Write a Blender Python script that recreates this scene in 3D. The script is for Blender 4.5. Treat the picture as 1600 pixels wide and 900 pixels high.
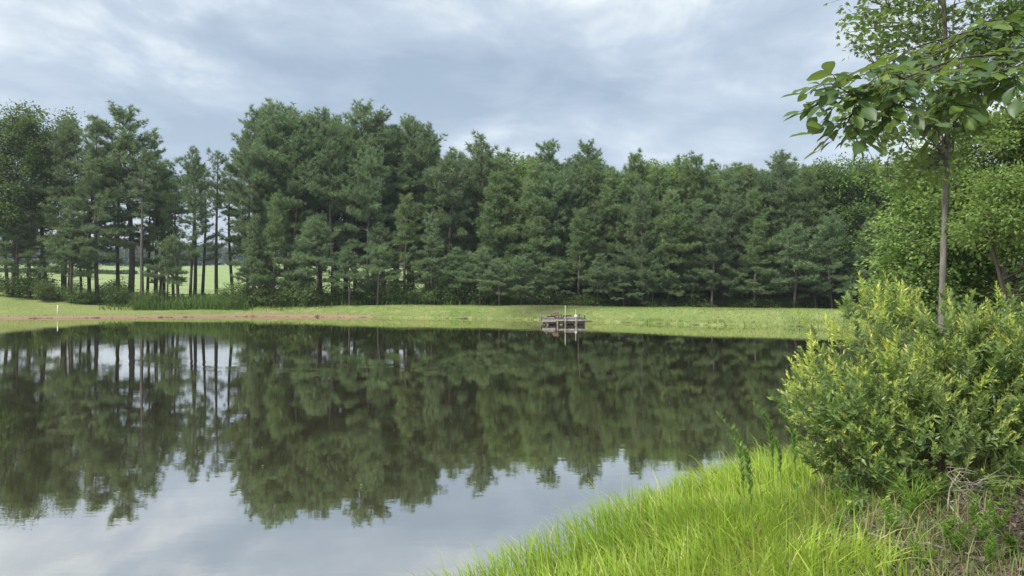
import bpy, math, random
import numpy as np
from mathutils import Vector
R = math.radians
S = bpy.context.scene
for o in list(bpy.data.objects): bpy.data.objects.remove(o)
COL = S.collection

# ------------------------------------------------------------------ camera, sky, sun, exposure
CAM_Z = 2.6
F = 1160.0                      # focal length in pixels of the 1600 px wide photograph
cam = bpy.data.objects.new('camera', bpy.data.cameras.new('camera'))
cam.data.sensor_width = 36; cam.data.lens = 36 * F / 1600
cam.data.clip_start = 0.05; cam.data.clip_end = 6000
cam.location = (0, 0, CAM_Z); cam.rotation_euler = (R(90.25), 0, 0)
COL.objects.link(cam); S.camera = cam
SUN_EL, SUN_AZ = 52, 232        # azimuth clockwise from +Y: the light comes from behind the camera's left
W = bpy.data.worlds.new('World'); S.world = W; W.use_nodes = True
sd = Vector((math.sin(R(SUN_AZ)) * math.cos(R(SUN_EL)), math.cos(R(SUN_AZ)) * math.cos(R(SUN_EL)), math.sin(R(SUN_EL))))
sl = bpy.data.lights.new('sun', 'SUN'); sl.energy = 3.4; sl.angle = R(10); sl.color = (1, .95, .86)
so = bpy.data.objects.new('sun', sl); so.rotation_euler = (-sd).to_track_quat('-Z', 'Y').to_euler(); COL.objects.link(so)
S.view_settings.view_transform = 'Standard'; S.view_settings.look = 'None'
S.view_settings.exposure = 0.64; S.view_settings.gamma = 1

class NT:                       # small helper for node trees
    def __init__(s, tree): s.t = tree; s.n = tree.nodes; s.l = tree.links
    def add(s, ty, **kw):
        n = s.n.new(ty)
        for k, v in kw.items():
            if k.startswith('i_'):
                key = k[2:]; key = int(key) if key.isdigit() else key
                if isinstance(v, bpy.types.NodeSocket): s.l.new(v, n.inputs[key])
                else: n.inputs[key].default_value = v
            else: setattr(n, k, v)
        return n
    def math(s, op, a, b=None, c=None, clamp=False):
        n = s.n.new('ShaderNodeMath'); n.operation = op; n.use_clamp = clamp
        for i, v in enumerate((a, b, c)):
            if v is None: continue
            if isinstance(v, bpy.types.NodeSocket): s.l.new(v, n.inputs[i])
            else: n.inputs[i].default_value = v
        return n.outputs[0]
    def mix(s, f, a, b):
        n = s.n.new('ShaderNodeMix'); n.data_type = 'RGBA'
        for i, v in ((0, f), (6, a), (7, b)):
            if isinstance(v, bpy.types.NodeSocket): s.l.new(v, n.inputs[i])
            else: n.inputs[i].default_value = (tuple(v) + (1,))[:4] if i else v
        return n.outputs[2]
    def ramp(s, f, stops):
        n = s.n.new('ShaderNodeValToRGB'); s.l.new(f, n.inputs[0]); cr = n.color_ramp
        while len(cr.elements) < len(stops): cr.elements.new(.5)
        for e, (p, c) in zip(cr.elements, stops):
            e.position = p; e.color = (tuple(c) + (1,))[:4] if hasattr(c, '__len__') else (c, c, c, 1)
        return n.outputs[0]
    def mapr(s, v, a, b, c, d, smooth=False):
        n = s.n.new('ShaderNodeMapRange')
        if smooth: n.interpolation_type = 'SMOOTHSTEP'
        s.l.new(v, n.inputs[0])
        for i, x in zip((1, 2, 3, 4), (a, b, c, d)): n.inputs[i].default_value = x
        return n.outputs[0]

def build_sky():
    for n in list(W.node_tree.nodes): W.node_tree.nodes.remove(n)
    t = NT(W.node_tree)
    sky = t.add('ShaderNodeTexSky', sky_type='NISHITA', sun_disc=False)
    sky.sun_elevation = R(SUN_EL); sky.sun_rotation = R(SUN_AZ)
    clear = t.add('ShaderNodeBackground', i_Color=sky.outputs[0], i_Strength=0.10)
    tc = t.add('ShaderNodeTexCoord')
    sep = t.add('ShaderNodeSeparateXYZ', i_0=tc.outputs['Generated'])
    x, y, z = sep.outputs
    zz = t.math('ADD', t.math('MAXIMUM', z, 0.0), 0.30)
    px = t.math('DIVIDE', x, zz); py = t.math('DIVIDE', y, zz)
    p = t.add('ShaderNodeCombineXYZ', i_0=px, i_1=py, i_2=3.7).outputs[0]
    warp = t.add('ShaderNodeTexNoise', i_Vector=p, i_Scale=.9, i_Detail=3.0)
    pw = t.add('ShaderNodeVectorMath', operation='MULTIPLY_ADD', i_0=warp.outputs['Color'], i_1=(.7, .7, .5), i_2=p).outputs[0]
    n1 = t.add('ShaderNodeTexNoise', i_Vector=pw, i_Scale=1.15, i_Detail=6.0, i_Roughness=.50)
    n2 = t.add('ShaderNodeTexNoise', i_Vector=pw, i_Scale=3.4, i_Detail=7.0, i_Roughness=.60)
    v = t.math('ADD', t.math('MULTIPLY', n1.outputs[0], .64), t.math('MULTIPLY', n2.outputs[0], .36))
    body = t.ramp(v, [(.39, (.265, .335, .425)), (.455, (.325, .395, .48)), (.50, (.40, .465, .545)), (.54, (.51, .57, .615)), (.60, (.70, .735, .74))])
    low = t.mapr(z, 0.0, .30, 1, 0, True)               # brighter, paler bands towards the horizon
    body = t.mix(t.math('MULTIPLY', low, .40), body, (.55, .61, .68))
    cloud = t.add('ShaderNodeBackground', i_Color=body, i_Strength=1.0)
    mx = t.add('ShaderNodeMixShader', i_0=.90, i_1=clear.outputs[0], i_2=cloud.outputs[0])
    t.add('ShaderNodeOutputWorld', i_0=mx.outputs[0])
build_sky()

# ------------------------------------------------------------------ helpers
def tag(o, label=None, cat=None, group=None, kind=None):
    for k, v in (('label', label), ('category', cat), ('group', group), ('kind', kind)):
        if v: o[k] = v
    return o

def material(name):
    m = bpy.data.materials.new(name); m.use_nodes = True
    for n in list(m.node_tree.nodes): m.node_tree.nodes.remove(n)
    return m, NT(m.node_tree)

def leaf_mat(name, dark, light, accent=None, trans=.3, rough=.5, spec=.25, objvar=.25, acc_from=.85):
    """leaf surface: per-leaf tint, per-plant variation, light passing through"""
    m, t = material(name)
    a = t.add('ShaderNodeAttribute', attribute_name='tint')
    col = t.mix(a.outputs['Fac'], dark, light)
    if accent: col = t.mix(t.mapr(a.outputs['Fac'], acc_from, 1.0, 0, 1), col, accent)
    oi = t.add('ShaderNodeObjectInfo')
    hsv = t.add('ShaderNodeHueSaturation', i_Hue=t.math('ADD', .5 - .02 * objvar * 2, t.math('MULTIPLY', oi.outputs['Random'], .04 * objvar * 2)),
                i_Saturation=t.math('ADD', 1 - .2 * objvar, t.math('MULTIPLY', oi.outputs['Random'], .4 * objvar)),
                i_Value=t.math('ADD', 1 - objvar, t.math('MULTIPLY', t.math('FRACT', t.math('MULTIPLY', oi.outputs['Random'], 7.31)), 2 * objvar)), i_Color=col)
    col = hsv.outputs[0]
    d = t.add('ShaderNodeBsdfPrincipled', i_Roughness=rough); t.l.new(col, d.inputs['Base Color']); d.inputs['Specular IOR Level'].default_value = spec
    tr = t.add('ShaderNodeBsdfTranslucent', i_Color=t.mix(.5, col, t.mix(1.0, col, (light[0] * 1.6, light[1] * 1.5, light[2]))))
    mx = t.add('ShaderNodeMixShader', i_0=trans, i_1=d.outputs[0], i_2=tr.outputs[0])
    t.add('ShaderNodeOutputMaterial', i_0=mx.outputs[0]); return m

def bark_mat(name, c1, c2, scale=6.0, stretch=.2, bump=.4, rough=.9):
    m, t = material(name)
    tc = t.add('ShaderNodeTexCoord'); mp = t.add('ShaderNodeMapping', i_Vector=tc.outputs['Object']); mp.inputs['Scale'].default_value = (1, 1, stretch)
    n = t.add('ShaderNodeTexNoise', i_Vector=mp.outputs[0], i_Scale=scale, i_Detail=6.0, i_Roughness=.65)
    col = t.ramp(n.outputs[0], [(.3, c1), (.7, c2)])
    b = t.add('ShaderNodeBump', i_Strength=bump, i_Height=n.outputs[0]); b.inputs['Distance'].default_value = .05
    d = t.add('ShaderNodeBsdfPrincipled', i_Roughness=rough, i_Normal=b.outputs[0]); t.l.new(col, d.inputs['Base Color'])
    t.add('ShaderNodeOutputMaterial', i_0=d.outputs[0]); return m

class MB:
    """collects triangles and quads with a 'tint' per vertex and makes ONE mesh"""
    def __init__(s): s.v = []; s.t = []; s.q = []; s.c = []; s.n = 0
    def add(s, v, tris=None, quads=None, tint=0.5):
        v = np.asarray(v, float).reshape(-1, 3); s.v.append(v)
        s.c.append(np.broadcast_to(np.asarray(tint, float), (len(v),)) if np.ndim(tint) == 0 or len(tint) == len(v) else np.repeat(tint, len(v) // len(tint)))
        if tris is not None and len(tris): s.t.append(np.asarray(tris, int).reshape(-1, 3) + s.n)
        if quads is not None and len(quads): s.q.append(np.asarray(quads, int).reshape(-1, 4) + s.n)
        s.n += len(v)
    def leaves(s, tv, tf, pos, rot, scale, tint):
        """template (k,3) with triangles tf copied to N places: rot (N,3,3) columns are the leaf's axes"""
        N = len(pos); k = len(tv)
        if N == 0: return
        scale = np.broadcast_to(np.asarray(scale, float).reshape(-1, 1) if np.ndim(scale) < 2 else scale, (N, 3))
        v = np.einsum('nij,nkj->nki', rot, tv[None] * scale[:, None, :]) + pos[:, None, :]
        f = (tf[None] + (np.arange(N) * k)[:, None, None]).reshape(-1, 3)
        s.add(v.reshape(-1, 3), tris=f, tint=np.repeat(tint, k))
    def sticks(s, A, B, ra, rb, sides=4, tint=.5):
        A = np.atleast_2d(A).astype(float); B = np.atleast_2d(B).astype(float); N = len(A)
        ra = np.broadcast_to(ra, (N,)); rb = np.broadcast_to(rb, (N,))
        d = B - A; d /= np.linalg.norm(d, axis=1, keepdims=True) + 1e-9
        up = np.where(np.abs(d[:, 2:3]) > .9, np.array([[1., 0, 0]]), np.array([[0, 0, 1.]]))
        u = np.cross(d, up); u /= np.linalg.norm(u, axis=1, keepdims=True); w = np.cross(d, u)
        a = np.arange(sides) * 2 * math.pi / sides
        ring = np.cos(a)[None, :, None] * u[:, None] + np.sin(a)[None, :, None] * w[:, None]
        v = np.concatenate([A[:, None] + ring * ra[:, None, None], B[:, None] + ring * rb[:, None, None]], 1)
        i = np.arange(sides); j = (i + 1) % sides
        q = np.stack([i, j, j + sides, i + sides], 1)
        q = (q[None] + (np.arange(N) * 2 * sides)[:, None, None]).reshape(-1, 4)
        s.add(v.reshape(-1, 3), quads=q, tint=tint)
    def tube(s, P, rad, sides=8, tint=.5, cap=True):
        P = np.asarray(P, float); n = len(P); rad = np.broadcast_to(rad, (n,))
        d = np.gradient(P, axis=0); d /= np.linalg.norm(d, axis=1, keepdims=True) + 1e-9
        ref = np.array([1., 0, 0]) if abs(d[0][2]) > .8 else np.array([0, 0, 1.])
        V = []
        for k in range(n):
            u = np.cross(d[k], ref); u /= np.linalg.norm(u) + 1e-9; w = np.cross(d[k], u)
            a = np.arange(sides) * 2 * math.pi / sides
            V.append(P[k] + rad[k] * (np.cos(a)[:, None] * u + np.sin(a)[:, None] * w))
        q = []; tr = []
        for k in range(n - 1):
            for i in range(sides):
                j = (i + 1) % sides; q.append((k * sides + i, k * sides + j, (k + 1) * sides + j, (k + 1) * sides + i))
        V.append([P[0]]); V.append([P[-1]]); m = n * sides
        if cap:
            for i in range(sides):
                j = (i + 1) % sides; tr.append((j, i, m)); tr.append(((n - 1) * sides + i, (n - 1) * sides + j, m + 1))
        s.add(np.concatenate(V), tris=tr, quads=q, tint=tint)
    def box(s, x0, x1, y0, y1, z0, z1, tint=.5, rot=None, off=None):
        v = np.array([(x, y, z) for z in (z0, z1) for y in (y0, y1) for x in (x0, x1)], float)
        if rot is not None: v = v @ np.asarray(rot, float).T
        if off is not None: v = v + np.asarray(off, float)
        s.add(v, quads=[(0, 2, 3, 1), (4, 5, 7, 6), (0, 1, 5, 4), (2, 6, 7, 3), (0, 4, 6, 2), (1, 3, 7, 5)], tint=tint)
    def mesh(s, name, mat, smooth=False):
        me = bpy.data.meshes.new(name)
        v = np.concatenate(s.v) if s.v else np.zeros((0, 3)); c = np.concatenate(s.c) if s.c else np.zeros(0)
        t = np.concatenate(s.t) if s.t else np.zeros((0, 3), int); q = np.concatenate(s.q) if s.q else np.zeros((0, 4), int)
        me.vertices.add(len(v)); me.vertices.foreach_set('co', v.astype('f').ravel())
        me.loops.add(t.size + q.size); me.loops.foreach_set('vertex_index', np.concatenate([t.ravel(), q.ravel()]).astype('i'))
        me.polygons.add(len(t) + len(q))
        me.polygons.foreach_set('loop_start', np.concatenate([np.arange(len(t)) * 3, t.size + np.arange(len(q)) * 4]).astype('i'))
        me.polygons.foreach_set('use_smooth', np.full(len(t) + len(q), smooth))
        at = me.attributes.new('tint', 'FLOAT', 'POINT'); at.data.foreach_set('value', c.astype('f'))
        me.materials.append(mat); me.update(calc_edges=True)
        return me
    def build(s, name, mat, parent=None, smooth=False):
        return link(s.mesh(name, mat, smooth), name, parent)

def link(me, name, parent=None, loc=None):
    o = bpy.data.objects.new(name, me); COL.objects.link(o); o.parent = parent
    if loc is not None: o.location = loc
    return o
def empty(name, loc=(0, 0, 0), rz=0):
    o = bpy.data.objects.new(name, None); o.empty_display_size = .2; COL.objects.link(o); o.location = loc; o.rotation_euler = (0, 0, rz); return o

def norm(a): return a / (np.linalg.norm(a, axis=-1, keepdims=True) + 1e-9)
def frames(dirs, nrm):
    """rotation matrices: column y along dirs (leaf axis), column z near nrm"""
    y = norm(dirs); x = norm(np.cross(y, nrm)); z = np.cross(x, y)
    return np.stack([x, y, z], -1)
def ss(x): x = np.clip(x, 0, 1); return x * x * (3 - 2 * x)
def pt(px, py, D): return np.array([(px - 800) / F * D, D, CAM_Z + (455 - py) / F * D])

# ------------------------------------------------------------------ the lie of the land
shore = [(-95, -30), (-60, -32), (-20, -22), (-8, -9), (-3.4, -1), (-2.3, 2.2), (-1.3, 4.6), (-.1, 6.6), (1.2, 8.2), (2.4, 9.9), (3.9, 11.0), (6.0, 12.2), (9.2, 15.0), (12.2, 20), (15.5, 28), (19.5, 37), (24.5, 46),
         (28, 51.5), (25.6, 53), (21, 54.8), (14.7, 57.0), (10.6, 61.0), (5, 65), (0, 68.5), (-8, 71.5), (-16, 73.8), (-26, 76.2), (-37, 73), (-48, 70.2), (-58, 66), (-70, 56), (-84, 36), (-97, 5)]
def catmull(P, n=6):
    P = np.array(P, float); N = len(P); out = []
    for i in range(N):
        a, b, c, d = P[i - 1], P[i], P[(i + 1) % N], P[(i + 2) % N]
        for k in range(n):
            t = k / n
            out.append(.5 * ((2 * b) + (c - a) * t + (2 * a - 5 * b + 4 * c - d) * t * t + (3 * b - a - 3 * c + d) * t ** 3))
    return np.array(out)
POND = catmull(shore)
def sdist(x, y):
    """distance to the pond's edge, positive on land"""
    x = np.asarray(x, float); y = np.asarray(y, float); sh = x.shape; x = x.ravel(); y = y.ravel()
    d2 = np.full(x.shape, 1e18); inside = np.zeros(x.shape, bool); N = len(POND)
    for i in range(N):
        ax, ay = POND[i]; bx, by = POND[(i + 1) % N]; ex, ey = bx - ax, by - ay
        t = np.clip(((x - ax) * ex + (y - ay) * ey) / (ex * ex + ey * ey), 0, 1)
        d2 = np.minimum(d2, (x - ax - t * ex) ** 2 + (y - ay - t * ey) ** 2)
        if ay != by: inside ^= ((ay > y) != (by > y)) & (x < ex * (y - ay) / ey + ax)
    return (np.sqrt(d2) * np.where(inside, -1, 1)).reshape(sh)
def height(x, y, d=None):
    x = np.asarray(x, float); y = np.asarray(y, float)
    if d is None: d = sdist(x, y)
    wob = .5 * np.sin(x * .9 + 1.3 * np.sin(y * .7)) + .5 * np.sin(y * 1.1 + 1.7 * np.sin(x * .5))
    d = d + .10 * wob * ss((y - 20) / 20) * np.exp(-np.abs(d) / 6)
    zn = .10 * ss(d / .3) + .80 * ss(d / 4.2) + 1.0 * ss((d - 6) / 20) * ss((x - 4) / 8)
    crest = 1.12 + 1.15 * ss((-40 - x) / 22); run = 4.2 + 11 * ss((-27 - x) / 20)
    zf = .20 * ss(d / .45) + (crest - .20) * ss((d - .3) / run)
    zf = zf - .75 * ss((d - 8) / 9) * ss((x + 22) / 16)
    w = ss((y - 30) / 16); z = zn * (1 - w) + zf * w
    ratio = x / np.maximum(y, 1)
    left = 1 - .92 * ss((ratio + .14) / .10)
    rise = .0485 * np.clip(y - 104, 0, 300) * left * (1 + .05 * np.sin(x * .05 + y * .02))
    z = z + rise
    z = z + .035 * wob * ss(d / 3) + .05 * ss(d / 10) * np.sin(x * .33 + 2 * np.sin(y * .21))
    return np.where(d < 0, -.03 - .45 * np.minimum(-d, 4), z)
def hz(x, y): return float(height(np.array([x]), np.array([y]))[0])

def axis(parts):
    out = []
    for a, b, st in parts: out += list(np.arange(a, b, st))
    return np.array(out)
gx = axis([(-1500, -300, 120), (-300, -100, 12), (-100, -6, 1.2), (-6, 10, .14), (10, 60, .9), (60, 300, 14), (300, 1501, 120)])
gy = axis([(-400, -30, 60), (-30, -2, 1.5), (-2, 15, .14), (15, 48, .8), (48, 92, .35), (92, 110, 1.5), (110, 450, 10), (450, 3001, 150)])
GX, GY = np.meshgrid(gx, gy); GD = sdist(GX, GY); GZ = height(GX, GY, GD)
near = (GY < 15) & (GX > -6) & (GX < 10) & (GD > 0)
rs = np.random.RandomState(5)
GZ = GZ + near * rs.normal(0, .006, GZ.shape)

def ground_mat():
    m, t = material('ground')
    g = t.add('ShaderNodeNewGeometry'); P = g.outputs['Position']; sep = t.add('ShaderNodeSeparateXYZ', i_0=P); x, y, z = sep.outputs
    D = t.add('ShaderNodeAttribute', attribute_name='tint').outputs['Fac']       # metres from the water's edge
    nb = t.add('ShaderNodeTexNoise', i_Vector=P, i_Scale=.16, i_Detail=5.0).outputs[0]
    nm = t.add('ShaderNodeTexNoise', i_Vector=P, i_Scale=1.3, i_Detail=6.0, i_Roughness=.65).outputs[0]
    nf = t.add('ShaderNodeTexNoise', i_Vector=P, i_Scale=22, i_Detail=5.0, i_Roughness=.7).outputs[0]
    grass = t.mix(t.mapr(nb, .38, .62, 0, 1), (.15, .215, .06), (.22, .26, .09))
    grass = t.mix(t.mapr(nm, .5, .72, 0, .7), grass, (.36, .35, .15))
    lawn = t.mapr(x, -34, -42, 0, 1, True)
    grass = t.mix(t.math('MULTIPLY', lawn, .45), grass, (.27, .30, .11))
    field = t.mix(t.mapr(nb, .35, .65, 0, 1), (.20, .29, .11), (.29, .35, .15))
    col = t.mix(t.mapr(y, 96, 108, 0, 1, True), grass, field)
    # red clay showing along the left part of the far shore
    e = t.math('ADD', D, t.math('MULTIPLY', t.math('SUBTRACT', nm, .5), 1.6))
    clay = t.math('MULTIPLY', t.mapr(e, 1.5, .7, 0, 1, True), t.mapr(x, -11, -17, 0, 1, True))
    col = t.mix(clay, col, t.mix(nf, (.20, .14, .09), (.34, .26, .17)))
    mud = t.mapr(e, .10, -.15, 0, 1)
    col = t.mix(mud, col, (.07, .05, .03))
    # flat dark ground under the wood; leaf mould on the near bank
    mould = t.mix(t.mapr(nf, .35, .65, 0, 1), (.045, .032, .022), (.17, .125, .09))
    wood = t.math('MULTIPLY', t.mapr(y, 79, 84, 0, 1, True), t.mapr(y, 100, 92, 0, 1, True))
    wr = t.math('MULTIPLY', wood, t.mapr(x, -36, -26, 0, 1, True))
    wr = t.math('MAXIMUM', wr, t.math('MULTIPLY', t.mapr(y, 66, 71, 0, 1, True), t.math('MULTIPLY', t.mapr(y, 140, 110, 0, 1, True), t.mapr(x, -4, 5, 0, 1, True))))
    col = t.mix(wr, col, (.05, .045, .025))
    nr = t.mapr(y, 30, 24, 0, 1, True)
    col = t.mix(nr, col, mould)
    b = t.add('ShaderNodeBump', i_Strength=.6, i_Height=nf); b.inputs['Distance'].default_value = .03
    d = t.add('ShaderNodeBsdfPrincipled', i_Roughness=.95, i_Normal=b.outputs[0]); t.l.new(col, d.inputs['Base Color'])
    d.inputs['Specular IOR Level'].default_value = .15
    t.add('ShaderNodeOutputMaterial', i_0=d.outputs[0]); return m
gb = MB(); ny, nx = GX.shape; ii = (np.arange(ny - 1)[:, None] * nx + np.arange(nx - 1)[None]).ravel()
gb.add(np.stack([GX, GY, GZ], -1).reshape(-1, 3), quads=np.stack([ii, ii + 1, ii + nx + 1, ii + nx], 1), tint=GD.ravel())
tag(gb.build('ground', ground_mat(), smooth=True), kind='structure')

def water_mat():
    m, t = material('water')
    g = t.add('ShaderNodeNewGeometry'); P = g.outputs['Position']
    mp = t.add('ShaderNodeMapping', i_Vector=P); mp.inputs['Scale'].default_value = (.55, 1.0, 1)
    n1 = t.add('ShaderNodeTexNoise', i_Vector=mp.outputs[0], i_Scale=5.0, i_Detail=3.0, i_Roughness=.55).outputs[0]
    n2 = t.add('ShaderNodeTexNoise', i_Vector=mp.outputs[0], i_Scale=.8, i_Detail=2.0).outputs[0]
    patch = t.add('ShaderNodeTexNoise', i_Vector=P, i_Scale=.10, i_Detail=2.0).outputs[0]
    amp = t.mapr(patch, .35, .65, .45, 1.25)
    h = t.math('MULTIPLY', t.math('ADD', t.math('MULTIPLY', n1, .0008), t.math('MULTIPLY', n2, .0018)), amp)
    # a faint ring of ripples spreading over the far water
    sp = t.add('ShaderNodeSeparateXYZ', i_0=P)
    rr = t.math('SQRT', t.math('ADD', t.math('POWER', t.math('SUBTRACT', sp.outputs[0], -6), 2), t.math('POWER', t.math('MULTIPLY', t.math('SUBTRACT', sp.outputs[1], 38), 1), 2)))
    ring = t.math('MULTIPLY', t.math('SINE', t.math('MULTIPLY', rr, 4.5)), t.math('EXPONENT', t.math('MULTIPLY', t.math('POWER', t.math('SUBTRACT', rr, 13), 2), -.35)))
    h = t.math('ADD', h, t.math('MULTIPLY', ring, .0007))
    b = t.add('ShaderNodeBump', i_Strength=1.0, i_Height=h); b.inputs['Distance'].default_value = 1.0
    gl = t.add('ShaderNodeBsdfGlossy', i_Roughness=.015, i_Normal=b.outputs[0]); gl.inputs['Color'].default_value = (.94, .91, .87, 1)
    df = t.add('ShaderNodeBsdfDiffuse'); df.inputs['Color'].default_value = (.080, .068, .030, 1)
    fr = t.add('ShaderNodeLayerWeight', i_Blend=.5, i_Normal=b.outputs[0]).outputs['Facing']
    fac = t.mapr(fr, .35, .95, .50, .97)
    mx = t.add('ShaderNodeMixShader', i_0=fac, i_1=df.outputs[0], i_2=gl.outputs[0])
    t.add('ShaderNodeOutputMaterial', i_0=mx.outputs[0]); return m
wb = MB(); wx = np.linspace(-105, 34, 60); wy = np.linspace(-36, 80, 50); WX, WY = np.meshgrid(wx, wy)
i2 = (np.arange(49)[:, None] * 60 + np.arange(59)[None]).ravel()
wb.add(np.stack([WX, WY, WX * 0], -1).reshape(-1, 3), quads=np.stack([i2, i2 + 1, i2 + 61, i2 + 60], 1))
tag(wb.build('pond_water', water_mat()), kind='structure')

# ------------------------------------------------------------------ materials of the plants
M_pine = leaf_mat('pine_needles', (.100, .168, .098), (.22, .31, .15), trans=.36, rough=.6, spec=.3, objvar=.16)
M_pine_young = leaf_mat('young_pine_needles', (.105, .175, .085), (.23, .32, .13), trans=.36, rough=.6, spec=.3, objvar=.15)
M_oak = leaf_mat('oak_leaves', (.060, .110, .038), (.15, .22, .075), trans=.3, objvar=.12)
M_far = leaf_mat('hazed_far_leaves', (.10, .15, .125), (.16, .21, .17), trans=.2, objvar=.2)  # pale bluish tone: distance haze is mixed into the leaf colour
M_gum = leaf_mat('sweetgum_leaves', (.075, .14, .04), (.20, .29, .07), trans=.40, objvar=.05)
M_mid = leaf_mat('broad_leaves', (.10, .185, .06), (.26, .37, .10), trans=.38, objvar=.14)
M_under = leaf_mat('understorey_leaves', (.065, .125, .040), (.16, .24, .07), trans=.3, objvar=.25)
M_bush = leaf_mat('myrtle_leaves', (.065, .122, .042), (.32, .42, .12), (.62, .65, .16), trans=.34, rough=.42, spec=.55, objvar=.22, acc_from=.72)
M_bush_y = leaf_mat('yellow_green_leaves', (.21, .32, .07), (.50, .57, .13), (.70, .68, .17), trans=.38, rough=.38, spec=.4, objvar=.2, acc_from=.72)
M_hick = leaf_mat('hickory_leaflet', (.06, .12, .065), (.20, .29, .07), trans=.40, rough=.42, spec=.4, objvar=.3)
M_grass = leaf_mat('marsh_grass', (.12, .25, .03), (.49, .63, .10), (.66, .58, .28), trans=.40, rough=.5, objvar=0, acc_from=.93)
M_short = leaf_mat('bank_grass', (.13, .20, .055), (.27, .36, .11), (.36, .29, .17), trans=.35, objvar=0, acc_from=.80)
M_tan = leaf_mat('dry_grass', (.24, .17, .10), (.42, .31, .17), trans=.3, objvar=0)
M_weed = leaf_mat('weed_leaves', (.08, .19, .03), (.26, .42, .06), trans=.35, objvar=.2)
M_fennel = leaf_mat('dogfennel', (.14, .25, .06), (.30, .44, .12), trans=.35, objvar=.1)
M_litter = leaf_mat('dead_leaves', (.055, .042, .032), (.27, .23, .18), trans=.1, rough=.7, objvar=0)
M_pbark = bark_mat('pine_bark', (.045, .040, .036), (.14, .12, .105), 5, .25)
M_bark = bark_mat('grey_bark', (.06, .055, .047), (.20, .185, .16), 9, .25, .5)
M_twig = bark_mat('twig_bark', (.035, .028, .020), (.10, .08, .055), 20, .3)
M_red = bark_mat('reddish_stem', (.085, .055, .035), (.17, .11, .065), 20, .3)
M_dead = bark_mat('bleached_wood', (.15, .125, .10), (.42, .37, .31), 30, .3)
M_grey = bark_mat('weathered_planks', (.13, .12, .105), (.40, .38, .34), 5, .3, .3)
M_darkwood = bark_mat('dark_timber', (.035, .030, .025), (.11, .095, .08), 9, .3, .3)  # dark timber tone shared by planks, posts and the under-deck fill
M_brown = bark_mat('brown_paint', (.07, .045, .035), (.15, .10, .08), 12, 1, .2)
M_white = bark_mat('white_plastic', (.62, .62, .58), (.80, .80, .77), 12, 1, .05, .5)
M_fence = bark_mat('fence_wood', (.05, .04, .03), (.15, .12, .09), 9, .3)
M_pole = bark_mat('grey_white_plastic', (.38, .38, .35), (.55, .55, .51), 12, 1, .05, .5)
M_fleck = leaf_mat('pale_fleck', (.16, .15, .10), (.5, .5, .42), objvar=0)
M_track = bark_mat('pale_gravel', (.45, .43, .38), (.62, .60, .55), 2, 1)

rng = np.random.RandomState
# ------------------------------------------------------------------ pines
TUFT_T = np.array([(-.5, 0, 0), (.5, 0, 0), (0, 1, 0)]); TUFT_F = np.array([(0, 1, 2)])
def tufts(mb, C, axis_, r, n=14, length=.34, width=.058, tint=None):
    """needle tufts: n slim blades fanning about axis_ from each centre"""
    N = len(C); idx = np.repeat(np.arange(N), n)
    d = norm(axis_[idx] * .75 + r.normal(0, .55, (N * n, 3)))
    nrm = norm(r.normal(0, 1, (N * n, 3)))
    L = length * r.uniform(.7, 1.25, N * n)
    sc = np.stack([width * r.uniform(.7, 1.4, N * n), L, L], 1)
    if tint is None: tint = r.uniform(0, 1, N)
    tt = np.clip(tint[idx] * .7 + r.uniform(0, .3, N * n), 0, 1)
    mb.leaves(TUFT_T, TUFT_F, C[idx] + d * .03, frames(d, nrm), sc, tt)

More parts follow.
